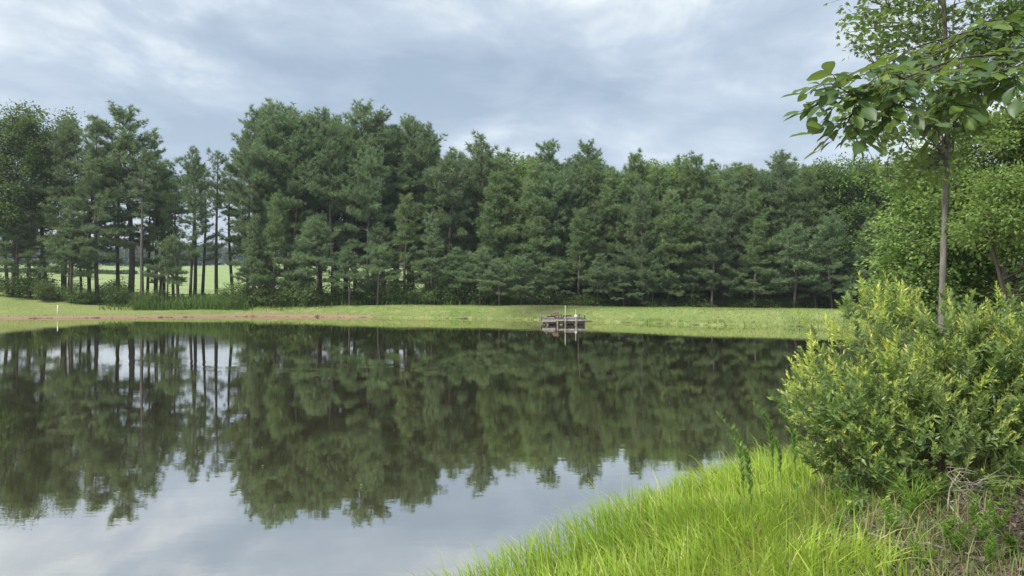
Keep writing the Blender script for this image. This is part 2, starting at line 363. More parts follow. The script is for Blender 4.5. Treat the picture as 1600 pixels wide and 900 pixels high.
def pine_meshes(seed, H=20, cb=.35, Rc=3.2, style='old', dens=1.0, lean=0.0):
    r = rng(seed); w = MB(); c = MB()
    k = 14; zs = np.linspace(0, H * .985, k); ph = r.uniform(0, 6.28, 2)
    ax = np.stack([lean * (zs / H) ** 1.3 * H + .012 * H * np.sin(zs / H * 4 + ph[0]), .012 * H * np.sin(zs / H * 5 + ph[1]), zs], 1); ax[:, :2] -= ax[0, :2]
    r0 = .0105 * H + .02
    w.tube(ax, r0 * (1 - zs / H) ** .75 + .02, 8, cap=False)
    def at(z): return np.array([np.interp(z, zs, ax[:, 0]), np.interp(z, zs, ax[:, 1]), z])
    A = []; B = []; RA = []; RB = []; C = []; D = []; T = []
    z = cb * H; side = r.uniform(0, 6.28)
    while z < H * .975:
        t = (z - cb * H) / (H * (1 - cb))
        rb_ = .8 + .3 * r.rand()
        if style == 'old': prof = rb_ * Rc * (.62 + .38 * math.sin(min(1, t * 1.5) * 1.57)) * (1 - t ** 2.6) ** .8 + .35
        elif style == 'cone': prof = rb_ * Rc * (1 - t) ** .5 * (.86 + .14 * math.sin(t * 11 + ph[1])) + .15
        else: prof = Rc * (.85 + .25 * math.sin(t * 9 + ph[0])) * (1 - t ** 1.8) ** .9 + .3
        nl = r.randint(3, 6); a0 = r.uniform(0, 6.28)
        for j in range(nl):
            az = a0 + j * 6.28 / nl + r.normal(0, .35); L = prof * r.uniform(.42, 1.25)
            if style == 'old' and t < .25 and r.rand() < .35: continue
            el = R(-6 + 70 * t ** 1.5 + r.normal(0, 9)); bend = L * r.uniform(-.02, .25)
            u = np.array([math.cos(az) * math.cos(el), math.sin(az) * math.cos(el), math.sin(el)])
            o = at(min(H * .98, z + r.normal(0, .25))); f = lambda s_: o + u * L * s_ + np.array([0, 0, bend * s_ * s_])
            pp = [f(q) for q in (0, .35, .7, 1)]; rb = .018 + .011 * L
            for q in range(3): A.append(pp[q]); B.append(pp[q + 1]); RA.append(rb * (1 - q * .28)); RB.append(rb * (.72 - q * .28) + .004)
            nt = int((L / .24 + 2) * dens); tl = r.uniform(0, 1)
            s0 = .42 if t < .35 else .2
            for q in np.linspace(s0, 1, max(nt, 2)):
                b = f(q); sg = r.choice((-1, 1)); ang = az + sg * r.uniform(.3, 1.25)
                tw = norm(np.array([math.cos(ang) * math.cos(el * .5), math.sin(ang) * math.cos(el * .5), math.sin(el * .5) + r.uniform(.0, .5)]))
                tL = ((1 - q) * L * .5 + .28) * r.uniform(.5, 1.1)
                A.append(b); B.append(b + tw * tL); RA.append(.012); RB.append(.006)
                m = max(1, int(tL / .26))
                for e in range(m):
                    C.append(b + tw * tL * (e + 1) / m + r.normal(0, .10, 3)); D.append(norm(tw * .8 + np.array([0, 0, .7]))); T.append(tl * .6 + r.uniform(0, .4))
        z += r.uniform(.5, .85) * (H / 20) ** .5 * (1.0 if style != 'cone' else .9)
    for q in range(4):
        C.append(at(H * (.97 + .01 * q)) + r.normal(0, .04, 3)); D.append(np.array([0, 0, 1.])); T.append(.8)
    for q in range(r.randint(5, 11)):                    # dead stubs under the crown
        zz = r.uniform(.12, cb) * H; az = r.uniform(0, 6.28); o = at(zz); L = r.uniform(.5, 1.8)
        A.append(o); B.append(o + np.array([math.cos(az), math.sin(az), r.uniform(-.1, .35)]) * L); RA.append(.03); RB.append(.008)
    w.sticks(np.array(A), np.array(B), np.array(RA), np.array(RB), 3)
    tufts(c, np.array(C), np.array(D), r, n=14, tint=np.array(T), length=.42 if style != 'cone' else .44)
    return w.mesh('pine_trunk', M_pbark, True), c.mesh('pine_crown', M_pine if style != 'cone' else M_pine_young)

# ------------------------------------------------------------------ broadleaf trees
LEAF_T = np.array([(0, 0, 0), (-.5, .38, .06), (.5, .38, .06), (0, 1, 0), (0, .42, -.05)]); LEAF_F = np.array([(0, 4, 1), (0, 2, 4), (1, 4, 3), (4, 2, 3)])
QL_T = np.array([(0, 0, 0), (-.5, .45, .08), (.5, .45, .08), (0, 1, 0)]); QL_F = np.array([(0, 2, 1), (1, 2, 3)])
a5 = np.linspace(0, math.pi, 5); st_v = [(0, .32, 0)]
for i_, a_ in enumerate(a5):
    st_v.append((math.cos(a_) * .62, .32 + math.sin(a_) * (.68 if i_ == 2 else .58) - (.12 if i_ in (0, 4) else 0), -.05))
    if i_ < 4: st_v.append((math.cos(a_ + .39) * .26, .32 + math.sin(a_ + .39) * .26, .02))
st_v.append((0, 0, 0)); STAR_T = np.array(st_v)
STAR_F = np.array([(0, i, i + 1) for i in range(1, 9)] + [(0, 9, 10), (0, 10, 1)])

def broad_meshes(seed, H, lobes, trunk_r=.2, nclump=150, per=60, leaf=(.10, .13), sig=.38, tmpl='quad', trunk_path=None, mat=None, bark=None, flat=.5, droop=0.0, limb_from=.3, sides=8, names=('trunk', 'crown')):
    """lobes: list of (x,y,z,rx,ry,rz); clumps of leaves at the ends of twigs that spring from limbs"""
    r = rng(seed); w = MB(); c = MB()
    tp = np.array(trunk_path if trunk_path is not None else [(0, 0, 0), (.05, .02, H * .3), (-.03 * H * .2, 0, H * .6), (0, 0, H * .9)], float)
    tt = np.linspace(0, 1, 14); tp = np.stack([np.interp(tt, np.linspace(0, 1, len(tp)), tp[:, i]) for i in range(3)], 1)
    tp += np.stack([np.sin(tt * 9 + seed) * .015 * H * tt, np.cos(tt * 7 + seed) * .015 * H * tt, tt * 0], 1)
    w.tube(tp, trunk_r * (1 - tt * .86) + .006, sides, cap=False)
    vol = np.array([l[3] * l[4] * l[5] for l in lobes]) ** .75; vol /= vol.sum()
    nodes = [p for p, q in zip(tp, tt) if q >= limb_from]; nr = [trunk_r * (1 - q * .86) for q in tt if q >= limb_from]
    A = []; B = []; RA = []; RB = []
    for l in lobes:                                       # limbs into each lobe
        for q in range(max(3, int(5 * (l[3] * l[4]) ** .4))):
            tgt = np.array(l[:3]) + norm(r.normal(0, 1, 3)) * np.array(l[3:]) * r.uniform(.25, .7)
            cand = [i for i, p in enumerate(nodes[:len(tt)]) if p[2] < tgt[2] - .12 * H or i == 0] or [0]
            i0 = min(cand, key=lambda i: np.linalg.norm(nodes[i] - tgt) + r.uniform(0, .1 * H)); o = nodes[i0]; L = np.linalg.norm(tgt - o)
            P = [o]; rad = min(nr[i0] * .6, .02 + .016 * L)
            for k in range(1, 6):
                s_ = k / 5; P.append(o * (1 - s_) + tgt * s_ + np.array([0, 0, math.sin(s_ * 3.14) * -.05 * L]) + r.normal(0, .035 * L, 3))
            for k in range(5):
                A.append(P[k]); B.append(P[k + 1]); RA.append(rad * (1 - k * .16)); RB.append(rad * (.84 - k * .16)); nodes.append(P[k + 1]); nr.append(rad * (.84 - k * .16))
    li = r.choice(len(lobes), nclump, p=vol); LB = np.array(lobes)
    u = norm(r.normal(0, 1, (nclump, 3))) * (r.uniform(.12, 1, (nclump, 1)) ** .42)
    CC = LB[li, :3] + u * LB[li, 3:]
    ND = np.array(nodes)
    P = []; Nn = []; Dd = []; T = []
    for k in range(nclump):
        dd = np.linalg.norm(ND - CC[k], axis=1) + np.where(ND[:, 2] > CC[k, 2] + .3, .8, 0); i0 = int(np.argmin(dd)); o = ND[i0]; L = np.linalg.norm(CC[k] - o)
        mid = (o + CC[k]) / 2 + r.normal(0, .06 * L + .01, 3)
        A += [o, mid]; B += [mid, CC[k]]; rr_ = .006 + .007 * L; RA += [rr_ * 1.3, rr_]; RB += [rr_, rr_ * .5]
        m = int(per * r.uniform(.5, 1.4)); off = r.normal(0, 1, (m, 3)) * np.array([sig, sig, sig * flat]); out = norm(off + u[k] * .5 * sig)
        P.append(CC[k] + off); Dd.append(norm(out + r.normal(0, .5, (m, 3)) + np.array([0, 0, -.15 - droop]))); Nn.append(norm(np.array([0, 0, 1.]) + r.normal(0, .55, (m, 3)) + u[k] * .3))
        T.append(np.clip(r.uniform(0, .5) + r.uniform(0, .5, m), 0, 1))
        for e in range(3):
            A.append(CC[k]); B.append(CC[k] + off[r.randint(m)]); RA.append(.006); RB.append(.003)
    w.sticks(np.array(A), np.array(B), np.array(RA), np.array(RB), 4)
    P = np.concatenate(P); Dd = np.concatenate(Dd); Nn = np.concatenate(Nn); T = np.concatenate(T)
    sz = r.uniform(leaf[0], leaf[1], len(P)); TV, TF = {'quad': (QL_T, QL_F), 'leaf': (LEAF_T, LEAF_F), 'star': (STAR_T, STAR_F)}[tmpl]
    sx = {'quad': .62, 'leaf': .5, 'star': 1.0}[tmpl]
    c.leaves(TV, TF, P, frames(Dd, Nn), np.stack([sz * sx, sz, sz], 1), T)
    return w.mesh(names[0], bark or M_bark, True), c.mesh(names[1], mat or M_mid)

def tree(kind, meshes, x, y, scale=1.0, rz=0.0, label=None, cat='tree', group=None, sink=.08, parts=('trunk', 'crown'), xy=None):
    e = empty(kind, (x, y, hz(x, y) - sink), rz); sc = scale * (xy or 1)
    e.scale = (sc, sc, scale)
    for nm, me in zip(parts, meshes): link(me, nm, e)
    return tag(e, label, cat, group)

P_old = [pine_meshes(11 + i, 22, cb, rc, 'old', d) for i, (cb, rc, d) in enumerate([(.30, 4.3, 1.2), (.27, 4.7, 1.2), (.34, 3.8, 1.2), (.20, 4.1, 1.2)])]
P_mid = [pine_meshes(31 + i, 17, cb, rc, 'mid', 1.15) for i, (cb, rc) in enumerate([(.24, 3.5), (.18, 3.6), (.30, 3.3)])]
P_cone = [pine_meshes(51 + i, 16, cb, rc, 'cone', 1.15) for i, (cb, rc) in enumerate([(.22, 3.4), (.28, 3.1), (.19, 3.6)])]
P_low = [pine_meshes(71 + i, 9, cb, rc, 'mid', 1.25) for i, (cb, rc) in enumerate([(.32, 2.5), (.42, 2.8), (.36, 2.2)])]
P_left = [pine_meshes(91 + i, 20, cb, rc, 'mid', 1.15) for i, (cb, rc) in enumerate([(.30, 3.6), (.26, 3.9), (.36, 3.3)])]
P_thin = [pine_meshes(81 + i, 17, cb, 1.5, 'old', .8) for i, cb in enumerate((.6, .66))]
SETS = {'old': (P_old, 22), 'mid': (P_mid, 17), 'cone': (P_cone, 16), 'low': (P_low, 9), 'thin': (P_thin, 17), 'left': (P_left, 20)}

def pine_at(px, ytop, D, st, var, label, group, rz=None, wide=1.0):
    ms, H = SETS[st]; x = (px - 800) / F * D; top = CAM_Z + (455 - ytop) / F * D; z0 = hz(x, D)
    sc = (top - z0) / H
    r = random.Random(int(px * 7 + D * 13))
    w_ = wide * (1 if st in ('old', 'thin') else 1) / sc * min(max(sc, .75), 1.25)
    return tree('pine_tree', ms[var % len(ms)], x, D, sc, r.uniform(0, 6.28) if rz is None else rz, label, 'pine tree', group, xy=w_)

FG = 'pines in the front row across the pond'
front = [  # px, top y, distance, set, variant, width, label
 (72, 205, 90, 'left', 0, 1.1, 'pine between the big leafy oak and the forked leaning pine at the left end'),
 (108, 190, 86, 'old', 3, 1.1, 'pine with a forked leaning trunk and broad flat boughs beside the leafy oak'),
 (152, 196, 84, 'left', 1, 1.0, 'pine with straight dark trunk standing left of the tallest left-hand pine'),
 (203, 176, 86, 'old', 0, 1.35, 'tallest dark pine of the left group with a thick double trunk'),
 (243, 212, 90, 'left', 2, 1.0, 'slim pine just right of the tallest pine in the left group'),
 (222, 235, 82, 'thin', 0, 1.0, 'thin bare-stemmed pine close beside the thick double trunk'),
 (279, 275, 86, 'thin', 2, 1.0, 'low pine with a rounded green bough above the meadow fence'),
 (297, 230, 84, 'left', 0, .80, 'pine with a spiky top standing alone left of the sky gap'),
 (304, 262, 90, 'thin', 1, 1.1, 'slender bare-stemmed pine at the left edge of the sky gap'),
 (338, 240, 88, 'thin', 0, 1.0, 'very thin pine stem rising in the sky gap'),
 (386, 205, 83, 'old', 2, .75, 'first pine right of the sky gap, with low boughs over tall grass'),
 (424, 160, 88, 'old', 1, 1.25, 'tallest broad pine at the left end of the main stand'),
 (428, 306, 80, 'cone', 0, 1.0, 'short pointed pine in front of the tallest broad pine'),
 (462, 215, 85, 'old', 0, 1.0, 'pine filling in right below the tallest broad pine'),
 (500, 175, 88, 'old', 3, 1.1, 'high-crowned pine with open top, second peak of the main stand'),
 (522, 198, 84, 'old', 2, 1.0, 'pine with bare lower trunk beside the bright gap between trunks'),
 (557, 171, 88, 'old', 0, 1.05, 'tall pine with a narrow open spire, third peak of the main stand'),
 (575, 230, 83, 'old', 1, .9, 'pine with drooping boughs right of the bright gaps between trunks'),
 (600, 178, 87, 'old', 2, 1.2, 'tall pine with an airy see-through top in the middle of the main stand'),
 (640, 186, 88, 'old', 1, 1.1, 'pine with rounded shoulder where the skyline starts to fall'),
 (633, 308, 80, 'cone', 1, 1.1, 'short pale pointed pine in front of the rounded shoulder pine'),
 (668, 205, 86, 'old', 0, 1.0, 'pine on the falling skyline right of the rounded shoulder pine'),
 (700, 238, 84, 'mid', 0, 1.1, 'pine in the dip of the skyline left of the tall spiky pine'),
 (675, 330, 80, 'mid', 1, .8, 'lower pine with a thick dark trunk at the edge of the bank'),
 (752, 211, 86, 'mid', 0, 1.25, 'spiky-topped pine standing above its neighbours left of the pale green crown'),
 (750, 392, 78, 'low', 1, 1.0, 'small umbrella-shaped pine in front of the dark trunks'),
 (776, 268, 83, 'cone', 2, 1.0, 'pine tucked under the spiky-topped pine on its right'),
 (858, 226, 90, 'old', 2, 1.1, 'dark round-headed pine peeping over the middle skyline'),
 (838, 285, 82, 'cone', 0, 1.05, 'dense pine left of and behind the wooden dock'),
 (880, 270, 84, 'mid', 1, 1.0, 'dense pine directly behind the wooden dock'),
 (922, 228, 88, 'old', 0, 1.1, 'dark flat-topped pine right of the round-headed pine'),
 (905, 330, 79, 'cone', 1, 1.1, 'shorter pine with layered low boughs right behind the dock'),
 (950, 262, 84, 'mid', 2, 1.1, 'pine with a dull green top right of the dark flat-topped pine'),
 (985, 246, 86, 'cone', 0, 1.0, 'pointed pine left of the two bright green pointed tops'),
 (1003, 290, 78, 'mid', 1, 1.0, 'pine with a slim bare trunk standing at the top of the dam'),
 (1045, 300, 78, 'cone', 2, 1.1, 'pine with wide yellow-green lower boughs over the dam'),
 (1066, 250, 86, 'cone', 1, 1.0, 'pointed pine on the even part of the skyline right of centre'),
 (1092, 250, 83, 'cone', 0, 1.0, 'pine whose twin spikes stand just over the even skyline'),
 (1112, 335, 77, 'mid', 0, .95, 'shorter pine with overlapping flat boughs over the right dam'),
 (1135, 262, 83, 'mid', 1, 1.1, 'pine in the slight dip left of the tall feathery spire'),
 (1165, 262, 84, 'cone', 2, 1.0, 'bushy pine beside the dip in the right skyline'),
 (1180, 345, 77, 'cone', 0, 1.1, 'shorter pine with tiered boughs left of the feathery spire pine'),
 (1226, 236, 82, 'mid', 2, 1.1, 'feathery spire pine rising above the right end of the skyline'),
 (1240, 360, 76, 'low', 0, 1.3, 'low spreading pine at the right end of the dam'),
 (1265, 268, 80, 'cone', 1, 1.0, 'pine between the feathery spire and the dark leafy trees'),
 (1300, 330, 76, 'mid', 0, 1.0, 'lower pine with flat boughs beneath the dark leafy trees'),
 (1355, 345, 75, 'cone', 2, 1.0, 'lower pine half hidden by the bright leafy tree at right'),
]
for px, yt, D, st, v, wd, lb in front: pine_at(px, yt, D, st, v, lb, FG, wide=wd)
# small pines and boughs that close the lower storey at the left
for px, yt, D, st, wd, lb in ((140, 235, 93, 'left', 1.0, 'pine seen behind the straight dark trunk at the left'), (45, 225, 95, 'left', 1.1, 'pine seen behind the big leafy oak'), (185, 215, 93, 'left', 1.0, 'pine seen behind the thick double trunk'), (12, 250, 92, 'left', 1.1, 'pine at the left edge behind the oak trunk'), (110, 345, 82, 'low', 1.3, 'low wide pine boughs beside the forked leaning trunk'), (30, 330, 84, 'low', 1.3, 'low pine foliage in front of the thick oak trunk'), 
                              (262, 375, 81, 'low', 1.0, 'small dark pine with one round bough above the rail fence'), 
                              (400, 335, 80, 'mid', .8, 'low pine over the tall grass right of the sky gap'), (495, 350, 80, 'low', 1.3, 'low pine in front of the trunks left of the bright gap'), (600, 350, 81, 'mid', .9, 'low pine with spreading boughs right of the bright gap'), (250, 270, 92, 'mid', .8, 'pine seen between the thick double trunk and the lone spiky pine')):
    pine_at(px, yt, D, st, int(px), lb, FG, wide=wd)
# bare trunks one can see against the meadow at the left
for px, yt, D in ((97, 300, 88), (127, 300, 92), (230, 280, 92), (271, 285, 88), (185, 270, 94), (60, 280, 95), (364, 255, 92), (316, 262, 95), (256, 260, 95)):
    pine_at(px, yt, D, 'thin', int(px), 'slender bare-stemmed pine among the left group against the meadow', 'slender pines in the left group')
# rows behind, closer set towards the right
sky_l = [(-60, 200), (360, 190), (420, 170), (640, 195), (700, 240), (760, 236), (800, 250), (860, 245), (980, 255), (1100, 262), (1230, 258), (1330, 262), (1420, 262), (1620, 262)]
rr = random.Random(8)
for row, (D, px0, stepx) in enumerate(((92, 405, 36), (97, 420, 33), (103, 640, 27), (84, 800, 33), (90, 815, 30), (110, 800, 36), (80, 1000, 48))):
    px = px0
    while px < 1470:
        lim = np.interp(px, [p[0] for p in sky_l], [p[1] for p in sky_l])
        yt = lim + rr.uniform(0, 22) + (30 if D == 80 else 0)
        st = rr.choice(('old', 'old', 'mid')) if px < 680 else rr.choice(('mid', 'cone', 'cone', 'mid'))
        pine_at(px + rr.uniform(-9, 9), yt, D + rr.uniform(-2, 2), st, rr.randrange(4), 'dark pine deep in the stand, showing only between the pines of the front row', 'pines behind the front row', wide=rr.uniform(1, 1.25))
        px += stepx * rr.uniform(.75, 1.25)
# young low boughs along the foot of the stand
for i, (px, yt) in enumerate(((815, 405), (860, 415), (935, 400), (975, 420), (1020, 395), (1075, 405), (1130, 390), (1160, 410), (1210, 400), (1275, 395), (1330, 400), (470, 380), (545, 395), (590, 385), (710, 390), (780, 410), (405, 385))):
    pine_at(px, yt, 77.5 + rr.uniform(-1.5, 1.5) + (2 if px < 720 else 0), 'low', i, 'young pine with spreading boughs at the foot of the stand', 'young pines at the foot of the stand', wide=1.1)

# broadleaf trees across the pond
OAK = broad_meshes(3, 24, [(0, 0, 15, 5.0, 4.6, 6.5), (-2.5, 0, 19, 3.2, 3.2, 3.6), (2.4, 1, 18.5, 3.2, 3.2, 4.2), (0, -1, 10, 4.6, 3.8, 3.2), (.5, 0, 21.0, 2.8, 2.8, 2.4)], trunk_r=.42, nclump=400, per=80, leaf=(.26, .36), sig=.52, mat=M_oak, bark=M_pbark)
POP = broad_meshes(4, 22, [(0, 0, 16, 2.2, 2.2, 5), (0, 0, 20.3, .9, .9, 2.0), (-.6, 0, 12, 2.2, 2.2, 2.6)], trunk_r=.25, nclump=130, per=55, leaf=(.24, .32), sig=.5, mat=M_oak, bark=M_pbark)
BRT = broad_meshes(5, 18, [(0, 0, 10.5, 3.0, 3.0, 5.8), (0, 0, 15.2, 1.9, 1.9, 2.6), (0, 0, 6, 2.8, 2.8, 3)], trunk_r=.22, nclump=210, per=60, leaf=(.22, .30), sig=.5, mat=M_mid, bark=M_pbark)
DRK = broad_meshes(6, 18, [(0, 0, 11, 3.8, 3.4, 6.0), (-1.8, 0, 15, 2.0, 2.0, 2.2), (1.6, .5, 15, 2.2, 2.2, 2.5), (0, 0, 5, 3.5, 3, 3.2)], trunk_r=.26, nclump=260, per=58, leaf=(.24, .32), sig=.5, mat=M_under, bark=M_pbark)
def broad_at(kind, ms, H, px, ytop, D, label, group=None, rz=0, wide=1.0, cat='tree'):
    x = (px - 800) / F * D; top = CAM_Z + (455 - ytop) / F * D; sc = (top - hz(x, D)) / H
    return tree(kind, ms, x, D, sc, rz, label, cat, group, xy=wide)
broad_at('oak_tree', OAK, 23.5, 24, 158, 86, 'big spreading leafy oak with a thick dark trunk at the far left edge')
broad_at('oak_tree', OAK, 23.5, -60, 175, 90, 'leafy oak cut off by the left edge of the picture', rz=2)
broad_at('poplar_tree', POP, 22.3, 101, 165, 95, 'leafy tree with a narrow spiky top behind the forked leaning pine')
for px, yt, D, lb in ((815, 238, 88, 'light yellow-green tree crown between the spiky pine and round-headed pine'), (868, 262, 85, 'light green leafy crown just under the dark round-headed pine'),
                      (1015, 243, 87, 'bright green pointed crown, left one of a pair on the skyline'), (1043, 248, 86, 'bright green pointed crown, right one of a pair on the skyline'), (1140, 268, 86, 'pale green rounded crown in the dip of the right skyline')):
    broad_at('leafy_tree', BRT, 17.8, px, yt, D, lb, 'light green trees among the pines', rz=px, wide=.9)
for px, yt, D, lb in ((1298, 246, 82, 'dark leafy tree with rounded top right of the feathery spire pine'), (1345, 238, 80, 'dark leafy tree with the broadest rounded crown at the right end of the wood'), (1388, 246, 78, 'dark leafy tree at the right end of the wood partly behind the bright tree'), (1440, 250, 76, 'dark leafy tree seen through the crown of the slim trunked tree')):
    broad_at('leafy_tree', DRK, 17.8, px, yt, D, lb, 'dark leafy trees at the right end of the wood', rz=px)

# far trees beyond the meadow
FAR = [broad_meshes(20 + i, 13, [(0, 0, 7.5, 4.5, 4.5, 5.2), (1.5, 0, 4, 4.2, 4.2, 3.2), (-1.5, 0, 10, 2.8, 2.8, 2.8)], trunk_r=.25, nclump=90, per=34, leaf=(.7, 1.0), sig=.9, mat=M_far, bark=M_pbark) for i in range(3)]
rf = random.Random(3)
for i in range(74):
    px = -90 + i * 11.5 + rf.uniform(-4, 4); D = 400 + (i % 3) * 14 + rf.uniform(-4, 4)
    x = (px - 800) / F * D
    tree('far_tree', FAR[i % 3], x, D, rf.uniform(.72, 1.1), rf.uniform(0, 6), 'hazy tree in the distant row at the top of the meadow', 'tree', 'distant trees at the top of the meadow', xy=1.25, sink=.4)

# ------------------------------------------------------------------ understorey along the left meadow and the foot of the stand
UND = [broad_meshes(40 + i, 2.6, [(0, 0, 1.25, 1.35, 1.2, 1.1), (.7, .1, .9, 1.0, .9, .8), (-.7, .1, .8, 1.0, .9, .75)], trunk_r=.05, nclump=75, per=34, leaf=(.12, .18), sig=.24, mat=M_under, bark=M_twig, names=('stems', 'foliage'), limb_from=.05) for i in range(3)]
def shrub_at(px, D, h, label, group, i, wide=1.0, dx=0):
    x = (px - 800) / F * D + dx
    return tree('shrub', UND[i % 3], x, D, h / 2.45, i * 1.7, label, 'shrub', group, parts=('stems', 'foliage'), xy=wide / (h / 2.45) if wide != 1 else 1.0)
LS = [(-10, 83, 3.0), (20, 83, 2.2), (48, 83, 3.2), (70, 82, 2.6), (92, 83, 2.0), (118, 82, 2.6), (140, 82, 1.9), (178, 82, 2.8), (196, 82, 2.0), (222, 80.5, 2.2), (245, 80, 2.4), (160, 84, 2.3), (60, 86, 3.4), (185, 85, 3.2), (-40, 84, 3.2)]
LSL = ['cut by the picture edge left of the oak trunk', 'right in front of the thick oak trunk', 'just right of the oak trunk, the tallest near it', 'low one between the oak and the forked leaning pine', 'beside the white stake, left of the leaning pine', 'just right of the leaning pine foot',
       'low one left of the straight dark trunk', 'between the straight dark trunk and the double trunk', 'small one in front of the thick double trunk', 'right of the thick double trunk', 'dark one at the end of the row by the rail fence', 'right of the straight dark trunk, set back', 'tall one set back right of the oak', 'set back behind the thick double trunk', 'outermost one at the left picture edge']
for i, (px, D, h) in enumerate(LS): shrub_at(px, D, h * .98, 'leafy bush at left, ' + LSL[i], 'bushes under the left group of trees', i)
rs_ = random.Random(12)
px = 372
while px < 1400:
    D = 80.5 + rs_.uniform(-.8, 2.0) - (2.5 if px > 820 else 0); h = rs_.uniform(1.6, 3.6) if px < 780 else rs_.uniform(1.2, 2.4)
    shrub_at(px, D, h, 'leafy bush in the dense undergrowth at the foot of the stand', 'undergrowth bushes at the foot of the stand', int(px), wide=rs_.uniform(1.0, 1.5)); px += rs_.uniform(12, 20)

px = 690
while px < 1560:                                          # deep in the stand, closing the view between the trunks
    shrub_at(px, 112 + rs_.uniform(-5, 5), rs_.uniform(3.6, 5.5), 'tall dark bush deep inside the stand', 'bushes deep inside the stand', int(px), wide=rs_.uniform(1.9, 2.5)); px += rs_.uniform(13, 19)
# ------------------------------------------------------------------ grass
def blades(mb, P, h, lean_dir, lean, width, r, levels=4, tint=None):
    """curved tapering blades: P (N,3) feet, h heights, lean_dir (N,2) unit, lean 0..1"""
    N = len(P); s = np.linspace(0, 1, levels + 1)
    L3 = np.concatenate([lean_dir, np.zeros((N, 1))], 1); side = np.stack([-lean_dir[:, 1], lean_dir[:, 0], np.zeros(N)], 1)
    tw = r.uniform(-1, 1, N)[:, None]; side = norm(side + L3 * tw)
    c = P[:, None] + h[:, None, None] * ((s - .42 * lean[:, None] * s ** 2.4)[..., None] * np.array([0, 0, 1.]) + (lean[:, None] * (.25 * s + .62 * s ** 2.2))[..., None] * L3[:, None])
    wd = width[:, None] * np.array([.75, 1, .85, .55][:levels] if levels == 4 else [1.0, .8][:levels])[None]
    a = c[:, :levels] - side[:, None] * wd[..., None] / 2; b = c[:, :levels] + side[:, None] * wd[..., None] / 2
    V = np.concatenate([np.stack([a, b], 2).reshape(N, 2 * levels, 3), c[:, levels:]], 1)
    k = 2 * levels + 1; tr = []
    for q in range(levels - 1): tr += [(2 * q, 2 * q + 1, 2 * q + 3), (2 * q, 2 * q + 3, 2 * q + 2)]
    tr.append((2 * levels - 2, 2 * levels - 1, 2 * levels))
    f = (np.array(tr)[None] + (np.arange(N) * k)[:, None, None]).reshape(-1, 3)
    if tint is None: tint = r.uniform(0, 1, N)
    mb.add(V.reshape(-1, 3), tris=f, tint=np.repeat(tint, k))
def fnoise(x, y, f, ph=0):
    out = 0; amp = 0
    for k, (g, a) in enumerate(((.35, 1.0), (.8, .6))):
        c, s_ = math.cos(.7 + k), math.sin(.7 + k); u = (x * c - y * s_) * f * g + ph * 7.3; v = (x * s_ + y * c) * f * g - ph * 3.1
        iu = np.floor(u); iv = np.floor(v); fu = ss(u - iu); fv = ss(v - iv); hs = lambda a_, b_: np.modf(np.abs(np.sin(a_ * 127.1 + b_ * 311.7 + k) * 43758.5453))[0]
        out = out + a * ((hs(iu, iv) * (1 - fu) + hs(iu + 1, iv) * fu) * (1 - fv) + (hs(iu, iv + 1) * (1 - fu) + hs(iu + 1, iv + 1) * fu) * fv); amp += a
    return np.clip((out / amp - .5) * 1.35 + .5, 0, 1)

# tall bright grass on the near bank
r = rng(101); n = 62000
gxs = r.uniform(-2.2, 8.5, n); gys = r.uniform(2.6, 14.5, n); d = sdist(gxs, gys)
edge = 2.12 + (gys - 4.4) * .34 + .25 * np.sin(gys * 3) + .12 * np.sin(gys * 7.7)       # where the tall grass gives way to litter
inx = (d > -.42) & (gxs < edge + r.normal(0, .12, n)) & ((gxs - (-.64)) > -1.4)
dens = np.where(d < 0, .35 * (1 + d / .42), 1.0) * np.where(d < 0, (fnoise(gxs, gys, 5.0, 1) > .45), 1)
keep = inx & (r.uniform(0, 1, n) < dens); gxs, gys, d, edge = gxs[keep], gys[keep], d[keep], edge[keep]; n = len(gxs)
cl = fnoise(gxs, gys, 3.1, .4); cl2 = fnoise(gxs, gys, 8.0, 2.2)
h = (.26 + .34 * cl * r.uniform(.6, 1.2, n) + .10 * cl2) * np.where(r.uniform(0, 1, n) < .05, 1.4, 1.0) * (1 - .35 * ss((gxs - edge + .6) / .6)) * (1 - .35 * ss((gys - 8) / 5))
ang = 6.28 * fnoise(gxs, gys, 1.7, 4.1) + r.normal(0, .9, n); ld = np.stack([np.cos(ang), np.sin(ang)], 1) + np.array([-.35, .1]); ld = norm(ld)
gm = MB(); P = np.stack([gxs, gys, height(gxs, gys, d) - .03], 1); P[:, 2] = np.maximum(P[:, 2], -.08)
tn = np.clip(.55 * fnoise(gxs, gys, 2.3, 3.3) + r.uniform(0, .45, n), 0, .92); tn = np.where(r.uniform(0, 1, n) < .04, 1.0, tn)
blades(gm, P, h, ld, np.clip(r.normal(.55, .28, n), .05, 1.15), r.uniform(.006, .016, n), r, 4, tn)
tag(gm.build('tall_grass', M_grass), kind='stuff')

